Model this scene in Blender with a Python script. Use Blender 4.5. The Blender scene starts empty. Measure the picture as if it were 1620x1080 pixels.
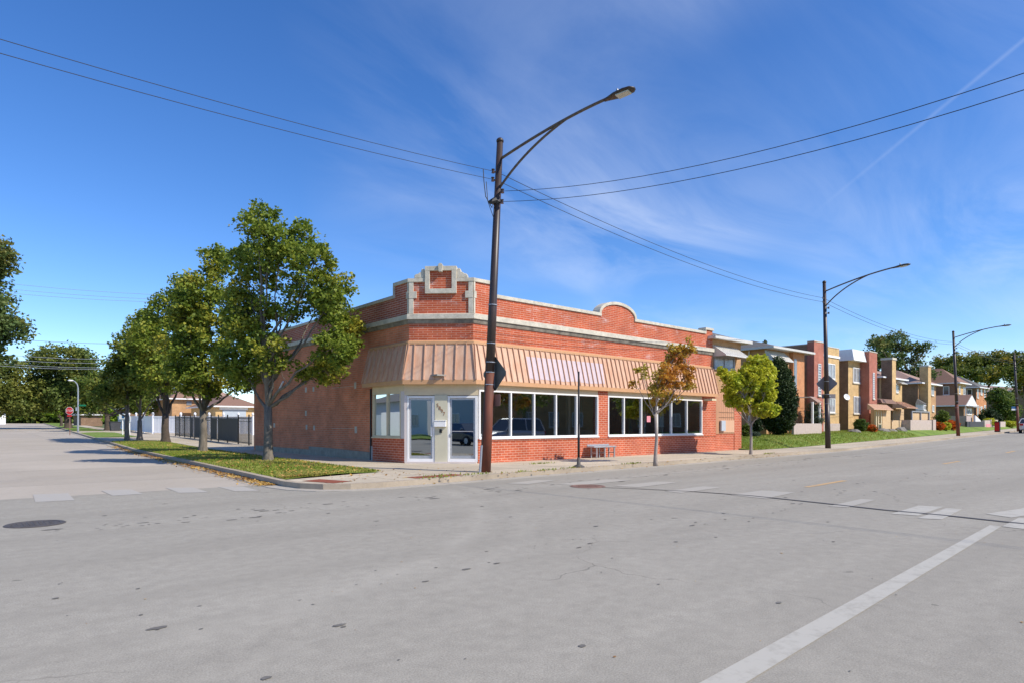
import bpy, math, random
import numpy as np
from mathutils import Vector, Matrix

# ------------------------------------------------------------------ camera, sky, sun, exposure
scene = bpy.context.scene
col = scene.collection
FPX, HOR, CZ = 1009.0, 671.0, 1.40            # focal length and horizon of the photograph in its pixels, eye height
RX, RY, FX, FY = .7502, -.6611, .6611, .7502  # camera right and forward in plan; +X runs along the main street
cam_d = bpy.data.cameras.new('camera')
cam = bpy.data.objects.new('camera', cam_d); col.objects.link(cam)
cam.location = (0, 0, CZ)
cam.rotation_euler = (math.radians(90), 0, math.atan2(RY, RX))
cam_d.sensor_width = 36; cam_d.lens = 36 * FPX / 1620
cam_d.shift_y = (HOR - 540) / 1620
cam_d.clip_end = 3000
scene.camera = cam

SUN_EL, SUN_AZ = math.radians(43), math.radians(23)   # azimuth: sun stands 23 degrees east of -Y
TRAVEL = Vector((-math.sin(SUN_AZ) * math.cos(SUN_EL), math.cos(SUN_AZ) * math.cos(SUN_EL), -math.sin(SUN_EL)))
sd = bpy.data.lights.new('sun', 'SUN'); sd.energy = 4.3; sd.angle = math.radians(.53); sd.color = (1, .93, .82)
so = bpy.data.objects.new('sun', sd); col.objects.link(so)
so.rotation_euler = TRAVEL.to_track_quat('-Z', 'Y').to_euler()
so.location = (0, -20, 30)

world = bpy.data.worlds.new("World"); scene.world = world; world.use_nodes = True
def build_world():
    nt = world.node_tree; N = nt.nodes; L = nt.links; N.clear()
    out = N.new('ShaderNodeOutputWorld'); bg = N.new('ShaderNodeBackground'); bg.inputs[1].default_value = .118
    sky = N.new('ShaderNodeTexSky'); sky.sky_type = 'NISHITA'; sky.sun_disc = False
    sky.sun_elevation = SUN_EL; sky.sun_rotation = math.pi - SUN_AZ
    sky.air_density = .85; sky.dust_density = .15; sky.ozone_density = 3.2; sky.altitude = 200
    hsv = N.new('ShaderNodeHueSaturation'); hsv.inputs['Saturation'].default_value = 1.25; hsv.inputs['Value'].default_value = 1.42; hsv.inputs['Hue'].default_value = .509
    L.new(sky.outputs[0], hsv.inputs['Color'])
    tc = N.new('ShaderNodeTexCoord'); sep = N.new('ShaderNodeSeparateXYZ'); L.new(tc.outputs['Generated'], sep.inputs[0])
    def math_(op, a, b=None, clamp=False):
        m = N.new('ShaderNodeMath'); m.operation = op; m.use_clamp = clamp
        for i, v in enumerate((a, b)):
            if v is None: continue
            if isinstance(v, (int, float)): m.inputs[i].default_value = v
            else: L.new(v, m.inputs[i])
        return m.outputs[0]
    zz = math_('MAXIMUM', math_('ADD', sep.outputs[2], .12), .05)
    cx = math_('DIVIDE', sep.outputs[0], zz); cy = math_('DIVIDE', sep.outputs[1], zz)
    cmb = N.new('ShaderNodeCombineXYZ'); L.new(cx, cmb.inputs[0]); L.new(cy, cmb.inputs[1])
    mp = N.new('ShaderNodeMapping'); L.new(cmb.outputs[0], mp.inputs[0])
    mp.inputs['Rotation'].default_value = (0, 0, math.radians(38)); mp.inputs['Scale'].default_value = (.55, 1.25, 1)
    n1 = N.new('ShaderNodeTexNoise'); L.new(mp.outputs[0], n1.inputs['Vector'])
    n1.inputs['Scale'].default_value = 1.15; n1.inputs['Detail'].default_value = 9; n1.inputs['Roughness'].default_value = .6; n1.inputs['Distortion'].default_value = 1.1
    n2 = N.new('ShaderNodeTexNoise'); L.new(cmb.outputs[0], n2.inputs['Vector'])
    n2.inputs['Scale'].default_value = .55; n2.inputs['Detail'].default_value = 3
    r1 = N.new('ShaderNodeMapRange'); L.new(n1.outputs[0], r1.inputs[0]); r1.inputs[1].default_value = .39; r1.inputs[2].default_value = .86
    r2 = N.new('ShaderNodeMapRange'); L.new(n2.outputs[0], r2.inputs[0]); r2.inputs[1].default_value = .36; r2.inputs[2].default_value = .62
    # more cloud to the right (east) half of the view
    dot = N.new('ShaderNodeVectorMath'); dot.operation = 'DOT_PRODUCT'; L.new(tc.outputs['Generated'], dot.inputs[0]); dot.inputs[1].default_value = (RX, RY, 0)
    r3 = N.new('ShaderNodeMapRange'); L.new(dot.outputs['Value'], r3.inputs[0]); r3.inputs[1].default_value = -.30; r3.inputs[2].default_value = .02
    f = math_('MULTIPLY', math_('MULTIPLY', r1.outputs[0], r2.outputs[0]), r3.outputs[0])
    f = math_('MULTIPLY', f, .70, True)
    # a thin condensation trail: band round a great circle
    a = Vector((RX*.80+FX, RY*.80+FY, .60)).normalized(); b = Vector((RX*.60+FX, RY*.60+FY, .435)).normalized()
    nrm = a.cross(b).normalized()
    dt = N.new('ShaderNodeVectorMath'); dt.operation = 'DOT_PRODUCT'; L.new(tc.outputs['Generated'], dt.inputs[0]); dt.inputs[1].default_value = nrm
    band = N.new('ShaderNodeMapRange'); L.new(math_('ABSOLUTE', dt.outputs['Value']), band.inputs[0]); band.inputs[1].default_value = .0035; band.inputs[2].default_value = .0; 
    dt2 = N.new('ShaderNodeVectorMath'); dt2.operation = 'DOT_PRODUCT'; L.new(tc.outputs['Generated'], dt2.inputs[0]); dt2.inputs[1].default_value = a
    rb = N.new('ShaderNodeMapRange'); L.new(dt2.outputs['Value'], rb.inputs[0]); rb.inputs[1].default_value = .965; rb.inputs[2].default_value = 1.0
    f = math_('ADD', f, math_('MULTIPLY', math_('MULTIPLY', band.outputs[0], rb.outputs[0]), .10), True)
    mix = N.new('ShaderNodeMix'); mix.data_type = 'RGBA'; L.new(f, mix.inputs[0]); L.new(hsv.outputs[0], mix.inputs[6])
    mix.inputs[7].default_value = (6.6, 7.2, 8.4, 1)
    L.new(mix.outputs[2], bg.inputs[0]); L.new(bg.outputs[0], out.inputs[0])
build_world()
vs = scene.view_settings
vs.view_transform = 'Standard'; vs.look = 'None'; vs.exposure = .27; vs.gamma = 1; vs.use_curve_mapping = False
scene.cycles.max_bounces = 8

# ------------------------------------------------------------------ photograph -> place
def G(x, y):                      # the ground rises gently away from the crossing
    R = math.hypot(x, y)
    return .0115 * max(0, R - 38) if R < 190 else .0115 * 152
def W(px, d):                     # plan position of a column of the photograph at depth d
    r = (px - 810) * d / FPX
    return (r*RX + d*FX, r*RY + d*FY)
def Zd(py, d): return CZ + (HOR - py) * d / FPX
def gp(px, py, h=.12):            # where the sight line meets the ground raised by h
    lo, hi = 2., 400.
    f = lambda d: Zd(py, d) - (G(*W(px, d)) + h)
    for _ in range(50):
        m = (lo + hi) / 2
        if f(m) > 0: lo = m
        else: hi = m
    x, y = W(px, lo)
    return Vector((x, y, G(x, y) + h)), lo
def K(px): return (px - 810) / FPX
def DY(px, y0): return y0 / (FY + RY*K(px))
def X(px, y0): return (RX*K(px) + FX) * DY(px, y0)
def ZY(px, py, y0): return Zd(py, DY(px, y0))
def DX(px, x0): return x0 / (RX*K(px) + FX)
def Yy(px, x0): return (RY*K(px) + FY) * DX(px, x0)
def ZX(px, py, x0): return Zd(py, DX(px, x0))

# ------------------------------------------------------------------ materials
def mat(name, rgb, rough=.8, var=.0, scale=8., bump=.0, bscale=40., metal=0., spec=.4, var2=None, stretch=None):
    m = bpy.data.materials.new(name); m.use_nodes = True
    nt = m.node_tree; N = nt.nodes; L = nt.links; p = N['Principled BSDF']
    p.inputs['Base Color'].default_value = (*rgb, 1); p.inputs['Roughness'].default_value = rough
    p.inputs['Metallic'].default_value = metal; p.inputs['Specular IOR Level'].default_value = spec
    tc = N.new('ShaderNodeTexCoord'); src = tc.outputs['Object']
    if stretch:
        mp = N.new('ShaderNodeMapping'); mp.inputs['Scale'].default_value = stretch; L.new(src, mp.inputs[0]); src = mp.outputs[0]
    if var or var2:
        n = N.new('ShaderNodeTexNoise'); n.inputs['Scale'].default_value = scale; n.inputs['Detail'].default_value = 6; n.inputs['Roughness'].default_value = .65
        L.new(src, n.inputs['Vector'])
        r = N.new('ShaderNodeMapRange'); r.inputs[1].default_value = .3; r.inputs[2].default_value = .7; L.new(n.outputs[0], r.inputs[0])
        mx = N.new('ShaderNodeMix'); mx.data_type = 'RGBA'; L.new(r.outputs[0], mx.inputs[0])
        c2 = var2 or tuple(c*(1+var) for c in rgb); c1 = rgb if var2 else tuple(c*(1-var) for c in rgb)
        mx.inputs[6].default_value = (*c1, 1); mx.inputs[7].default_value = (*c2, 1)
        L.new(mx.outputs[2], p.inputs['Base Color'])
    if bump:
        n = N.new('ShaderNodeTexNoise'); n.inputs['Scale'].default_value = bscale; n.inputs['Detail'].default_value = 4; L.new(src, n.inputs['Vector'])
        b = N.new('ShaderNodeBump'); b.inputs['Strength'].default_value = bump; b.inputs['Distance'].default_value = .01
        L.new(n.outputs[0], b.inputs['Height']); L.new(b.outputs[0], p.inputs['Normal'])
    return m

def brick(name, c1, c2, mortar, bw=.21, bh=.078, ms=.011, bump=.5, bloom=0., bloomc=(.62, .50, .46), dark=0., bloomscale=.9):
    m = bpy.data.materials.new(name); m.use_nodes = True
    nt = m.node_tree; N = nt.nodes; L = nt.links; p = N['Principled BSDF']; p.inputs['Roughness'].default_value = .9; p.inputs['Specular IOR Level'].default_value = .2
    uv = N.new('ShaderNodeUVMap'); uv.uv_map = 'UVMap'
    b = N.new('ShaderNodeTexBrick'); L.new(uv.outputs[0], b.inputs['Vector'])
    b.inputs['Scale'].default_value = 1; b.inputs['Brick Width'].default_value = bw; b.inputs['Row Height'].default_value = bh
    b.inputs['Mortar Size'].default_value = ms; b.inputs['Mortar Smooth'].default_value = .15; b.inputs['Bias'].default_value = 0
    b.inputs['Color1'].default_value = (*c1, 1); b.inputs['Color2'].default_value = (*c2, 1); b.inputs['Mortar'].default_value = (*mortar, 1)
    n = N.new('ShaderNodeTexNoise'); n.inputs['Scale'].default_value = 1.3; n.inputs['Detail'].default_value = 8; n.inputs['Roughness'].default_value = .7
    L.new(uv.outputs[0], n.inputs['Vector'])
    r = N.new('ShaderNodeMapRange'); r.inputs[1].default_value = .3; r.inputs[2].default_value = .7; r.inputs[3].default_value = .74; r.inputs[4].default_value = 1.22
    L.new(n.outputs[0], r.inputs[0])
    mu = N.new('ShaderNodeMix'); mu.data_type = 'RGBA'; mu.blend_type = 'MULTIPLY'; mu.inputs[0].default_value = 1
    L.new(b.outputs['Color'], mu.inputs[6]); L.new(r.outputs[0], mu.inputs[7]); last = mu.outputs[2]
    if bloom:
        n2 = N.new('ShaderNodeTexNoise'); n2.inputs['Scale'].default_value = bloomscale; n2.inputs['Detail'].default_value = 10; n2.inputs['Roughness'].default_value = .75
        mp = N.new('ShaderNodeMapping'); mp.inputs['Scale'].default_value = (1, 2.2, 1); mp.inputs['Location'].default_value = (3.3, 1.7, 0)
        L.new(uv.outputs[0], mp.inputs[0]); L.new(mp.outputs[0], n2.inputs['Vector'])
        r2 = N.new('ShaderNodeMapRange'); r2.inputs[1].default_value = .54; r2.inputs[2].default_value = .66; r2.inputs[4].default_value = bloom
        L.new(n2.outputs[0], r2.inputs[0])
        # the bloom sits mostly on the joints
        ma = N.new('ShaderNodeMath'); ma.operation = 'MULTIPLY_ADD'; L.new(b.outputs['Fac'], ma.inputs[0]); ma.inputs[1].default_value = .75; ma.inputs[2].default_value = .3
        mm = N.new('ShaderNodeMath'); mm.operation = 'MULTIPLY'; mm.use_clamp = True; L.new(ma.outputs[0], mm.inputs[0]); L.new(r2.outputs[0], mm.inputs[1])
        mx = N.new('ShaderNodeMix'); mx.data_type = 'RGBA'; L.new(mm.outputs[0], mx.inputs[0]); L.new(last, mx.inputs[6]); mx.inputs[7].default_value = (*bloomc, 1)
        last = mx.outputs[2]
    if dark:
        n3 = N.new('ShaderNodeTexNoise'); n3.inputs['Scale'].default_value = .8; n3.inputs['Detail'].default_value = 7
        L.new(uv.outputs[0], n3.inputs['Vector'])
        r3 = N.new('ShaderNodeMapRange'); r3.inputs[1].default_value = .45; r3.inputs[2].default_value = .7; r3.inputs[4].default_value = dark
        L.new(n3.outputs[0], r3.inputs[0])
        mx = N.new('ShaderNodeMix'); mx.data_type = 'RGBA'; L.new(r3.outputs[0], mx.inputs[0]); L.new(last, mx.inputs[6]); mx.inputs[7].default_value = (.10, .07, .06, 1)
        last = mx.outputs[2]
    L.new(last, p.inputs['Base Color'])
    bp = N.new('ShaderNodeBump'); bp.inputs['Strength'].default_value = bump; bp.inputs['Distance'].default_value = .01; bp.invert = True
    L.new(b.outputs['Fac'], bp.inputs['Height']); L.new(bp.outputs[0], p.inputs['Normal'])
    return m

def glass(name, refl, tint=(.25, .28, .28), rough=.015, f0=.5):
    m = bpy.data.materials.new(name); m.use_nodes = True
    nt = m.node_tree; N = nt.nodes; L = nt.links; N.clear()
    o = N.new('ShaderNodeOutputMaterial'); mx = N.new('ShaderNodeMixShader'); g = N.new('ShaderNodeBsdfGlossy'); t = N.new('ShaderNodeBsdfTransparent')
    g.inputs['Roughness'].default_value = rough; g.inputs['Color'].default_value = (.82, .90, .95, 1); t.inputs[0].default_value = (*tint, 1)
    lw = N.new('ShaderNodeLayerWeight'); lw.inputs[0].default_value = .45
    mr = N.new('ShaderNodeMapRange'); mr.inputs[3].default_value = refl; mr.inputs[4].default_value = min(1, refl + .5); L.new(lw.outputs['Facing'], mr.inputs[0])
    n = N.new('ShaderNodeTexNoise'); n.inputs['Scale'].default_value = .7; n.inputs['Detail'].default_value = 1
    tc = N.new('ShaderNodeTexCoord'); L.new(tc.outputs['Object'], n.inputs['Vector'])
    b = N.new('ShaderNodeBump'); b.inputs['Strength'].default_value = .12; b.inputs['Distance'].default_value = .02; L.new(n.outputs[0], b.inputs['Height']); L.new(b.outputs[0], g.inputs['Normal'])
    L.new(mr.outputs[0], mx.inputs[0]); L.new(t.outputs[0], mx.inputs[1]); L.new(g.outputs[0], mx.inputs[2]); L.new(mx.outputs[0], o.inputs[0])
    return m

def leafmat(name, a, b, c, trans=.35, nscale=.55, lo=.4, hi=.62):
    """a: common leaf, b: its lighter neighbour, c: turned leaf that comes in clumps"""
    m = bpy.data.materials.new(name); m.use_nodes = True
    nt = m.node_tree; N = nt.nodes; L = nt.links; N.clear()
    o = N.new('ShaderNodeOutputMaterial'); d = N.new('ShaderNodeBsdfPrincipled'); t = N.new('ShaderNodeBsdfTranslucent'); mx = N.new('ShaderNodeMixShader')
    mx.inputs[0].default_value = trans; d.inputs['Roughness'].default_value = .55; d.inputs['Specular IOR Level'].default_value = .3
    g = N.new('ShaderNodeNewGeometry')
    m1 = N.new('ShaderNodeMix'); m1.data_type = 'RGBA'; L.new(g.outputs['Random Per Island'], m1.inputs[0]); m1.inputs[6].default_value = (*a, 1); m1.inputs[7].default_value = (*b, 1)
    n = N.new('ShaderNodeTexNoise'); n.inputs['Scale'].default_value = nscale; n.inputs['Detail'].default_value = 3; L.new(g.outputs['Position'], n.inputs['Vector'])
    w = N.new('ShaderNodeMath'); w.operation = 'MULTIPLY_ADD'; L.new(g.outputs['Random Per Island'], w.inputs[0]); w.inputs[1].default_value = .2; L.new(n.outputs[0], w.inputs[2])
    r = N.new('ShaderNodeMapRange'); r.inputs[1].default_value = lo + .1; r.inputs[2].default_value = hi + .1; L.new(w.outputs[0], r.inputs[0])
    m2 = N.new('ShaderNodeMix'); m2.data_type = 'RGBA'; L.new(r.outputs[0], m2.inputs[0]); L.new(m1.outputs[2], m2.inputs[6]); m2.inputs[7].default_value = (*c, 1)
    L.new(m2.outputs[2], d.inputs['Base Color']); L.new(m2.outputs[2], t.inputs[0])
    L.new(d.outputs[0], mx.inputs[1]); L.new(t.outputs[0], mx.inputs[2]); L.new(mx.outputs[0], o.inputs[0])
    return m

def ground_mat(name, base, light, dark, spots=.0, fine=.18, bump=.25, joint=None, jointc=(.2, .18, .15), stretch=(1, 1, 1), arcs=False, cracks=0.):
    m = bpy.data.materials.new(name); m.use_nodes = True
    nt = m.node_tree; N = nt.nodes; L = nt.links; p = N['Principled BSDF']; p.inputs['Roughness'].default_value = .88; p.inputs['Specular IOR Level'].default_value = .25
    g = N.new('ShaderNodeNewGeometry'); pos = g.outputs['Position']
    def noise(sc, det=6, rough=.6, st=(1, 1, 1)):
        mp = N.new('ShaderNodeMapping'); mp.inputs['Scale'].default_value = st; L.new(pos, mp.inputs[0])
        n = N.new('ShaderNodeTexNoise'); n.inputs['Scale'].default_value = sc; n.inputs['Detail'].default_value = det; n.inputs['Roughness'].default_value = rough
        L.new(mp.outputs[0], n.inputs['Vector']); return n.outputs[0]
    def rng(v, a, b, c=0., d=1.):
        r = N.new('ShaderNodeMapRange'); r.inputs[1].default_value = a; r.inputs[2].default_value = b; r.inputs[3].default_value = c; r.inputs[4].default_value = d; L.new(v, r.inputs[0]); return r.outputs[0]
    def mixc(f, a, b, mode='MIX'):
        x = N.new('ShaderNodeMix'); x.data_type = 'RGBA'; x.blend_type = mode
        for i, v in ((0, f), (6, a), (7, b)):
            if isinstance(v, (int, float)): x.inputs[i].default_value = v
            elif isinstance(v, tuple): x.inputs[i].default_value = (*v, 1)
            else: L.new(v, x.inputs[i])
        return x.outputs[2]
    c = mixc(rng(noise(.22, 5, .6, stretch), .35, .65), base, light)
    c = mixc(rng(noise(.55, 6, .7, stretch), .52, .8, 0, .55), c, dark)
    c = mixc(1., c, rng(noise(85, 3, .75), .28, .72, 1 - fine, 1 + fine), 'MULTIPLY')
    c = mixc(1., c, rng(noise(7, 4, .7), .3, .7, 1 - fine*.35, 1 + fine*.35), 'MULTIPLY')
    if arcs:
        c = mixc(rng(noise(1., 3, .5, (.015, .8, 1)), .45, .7, 0, .5), c, tuple(x*.84 for x in base)); c = mixc(rng(noise(.5, 4, .6, (.25, .6, 1)), .6, .68, 0, .35), c, tuple(min(1, x*1.12) for x in light))
    if spots:
        v = N.new('ShaderNodeTexVoronoi'); v.inputs['Scale'].default_value = 1.7; v.feature = 'F1'
        mp = N.new('ShaderNodeMapping'); mp.inputs['Scale'].default_value = (1, 1.25, 1)
        nz = N.new('ShaderNodeTexNoise'); nz.inputs['Scale'].default_value = 9; L.new(pos, nz.inputs['Vector'])
        ad = N.new('ShaderNodeVectorMath'); ad.operation = 'MULTIPLY_ADD'; L.new(nz.outputs['Color'], ad.inputs[0]); ad.inputs[1].default_value = (.11, .11, 0); L.new(pos, ad.inputs[2])
        L.new(ad.outputs[0], mp.inputs[0]); L.new(mp.outputs[0], v.inputs['Vector'])
        sepc = N.new('ShaderNodeSeparateColor'); L.new(v.outputs['Color'], sepc.inputs[0])
        size = rng(sepc.outputs[0], .45, 1., .0, .085)
        lt = N.new('ShaderNodeMath'); lt.operation = 'LESS_THAN'; L.new(v.outputs['Distance'], lt.inputs[0]); L.new(size, lt.inputs[1])
        f = N.new('ShaderNodeMath'); f.operation = 'MULTIPLY'; L.new(lt.outputs[0], f.inputs[0]); L.new(rng(sepc.outputs[1], 0, 1, .2, spots), f.inputs[1])
        c = mixc(f.outputs[0], c, tuple(x*.33 for x in base))
    if cracks:
        v = N.new('ShaderNodeTexVoronoi'); v.inputs['Scale'].default_value = .16; v.feature = 'DISTANCE_TO_EDGE'
        nz = N.new('ShaderNodeTexNoise'); nz.inputs['Scale'].default_value = 1.4; nz.inputs['Detail'].default_value = 5; L.new(pos, nz.inputs['Vector'])
        ad = N.new('ShaderNodeVectorMath'); ad.operation = 'MULTIPLY_ADD'; L.new(nz.outputs['Color'], ad.inputs[0]); ad.inputs[1].default_value = (.9, .9, 0); L.new(pos, ad.inputs[2])
        L.new(ad.outputs[0], v.inputs['Vector'])
        f = N.new('ShaderNodeMath'); f.operation = 'MULTIPLY'; L.new(rng(v.outputs['Distance'], .0, .0022, 1, 0), f.inputs[0]); L.new(rng(noise(.4, 2), .45, .62, 0, cracks), f.inputs[1])
        c = mixc(f.outputs[0], c, tuple(x*.45 for x in base))
    if arcs:   # pale tyre scuffs of turning cars
        for (cx, cy, r0, w, amt) in ((-1.2, 13.6, 9.4, .30, .3), (-1.2, 13.6, 10.1, .22, .2), (14, -3.5, 11.5, .35, .16)):
            vm = N.new('ShaderNodeVectorMath'); vm.operation = 'DISTANCE'; L.new(pos, vm.inputs[0]); vm.inputs[1].default_value = (cx, cy, 0)
            s = N.new('ShaderNodeMath'); s.operation = 'SUBTRACT'; L.new(vm.outputs['Value'], s.inputs[0]); s.inputs[1].default_value = r0
            ab = N.new('ShaderNodeMath'); ab.operation = 'ABSOLUTE'; L.new(s.outputs[0], ab.inputs[0])
            f = N.new('ShaderNodeMath'); f.operation = 'MULTIPLY'; L.new(rng(ab.outputs[0], 0, w, amt, 0), f.inputs[0]); L.new(rng(noise(.9, 4, .7), .42, .6), f.inputs[1])
            c = mixc(f.outputs[0], c, tuple(min(1, x*1.35) for x in light))
    if joint:
        b = N.new('ShaderNodeTexBrick'); L.new(pos, b.inputs['Vector']); b.inputs['Scale'].default_value = 1; b.offset = 0
        b.inputs['Brick Width'].default_value = joint; b.inputs['Row Height'].default_value = joint; b.inputs['Mortar Size'].default_value = .012
        b.inputs['Color1'].default_value = (.94, .94, .94, 1); b.inputs['Color2'].default_value = (1.06, 1.06, 1.06, 1); b.inputs['Mortar'].default_value = (1, 1, 1, 1)
        c = mixc(1., c, b.outputs['Color'], 'MULTIPLY'); c = mixc(b.outputs['Fac'], c, jointc)
    L.new(c, p.inputs['Base Color'])
    bp = N.new('ShaderNodeBump'); bp.inputs['Strength'].default_value = bump; bp.inputs['Distance'].default_value = .012; L.new(noise(55, 3, .7), bp.inputs['Height']); L.new(bp.outputs[0], p.inputs['Normal'])
    return m

def worn_paint(name, paint, under, keep=.5):
    m = bpy.data.materials.new(name); m.use_nodes = True
    nt = m.node_tree; N = nt.nodes; L = nt.links; p = N['Principled BSDF']; p.inputs['Roughness'].default_value = .8
    g = N.new('ShaderNodeNewGeometry'); n = N.new('ShaderNodeTexNoise'); n.inputs['Scale'].default_value = 4.5; n.inputs['Detail'].default_value = 9; n.inputs['Roughness'].default_value = .75
    L.new(g.outputs['Position'], n.inputs['Vector'])
    r = N.new('ShaderNodeMapRange'); r.inputs[1].default_value = .62 - keep*.3; r.inputs[2].default_value = .80 - keep*.3; L.new(n.outputs[0], r.inputs[0]); r.inputs[4].default_value = .8
    r.inputs[3].default_value = .22
    x = N.new('ShaderNodeMix'); x.data_type = 'RGBA'; L.new(r.outputs[0], x.inputs[0]); x.inputs[6].default_value = (*paint, 1); x.inputs[7].default_value = (*under, 1)
    L.new(x.outputs[2], p.inputs['Base Color']); return m

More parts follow.
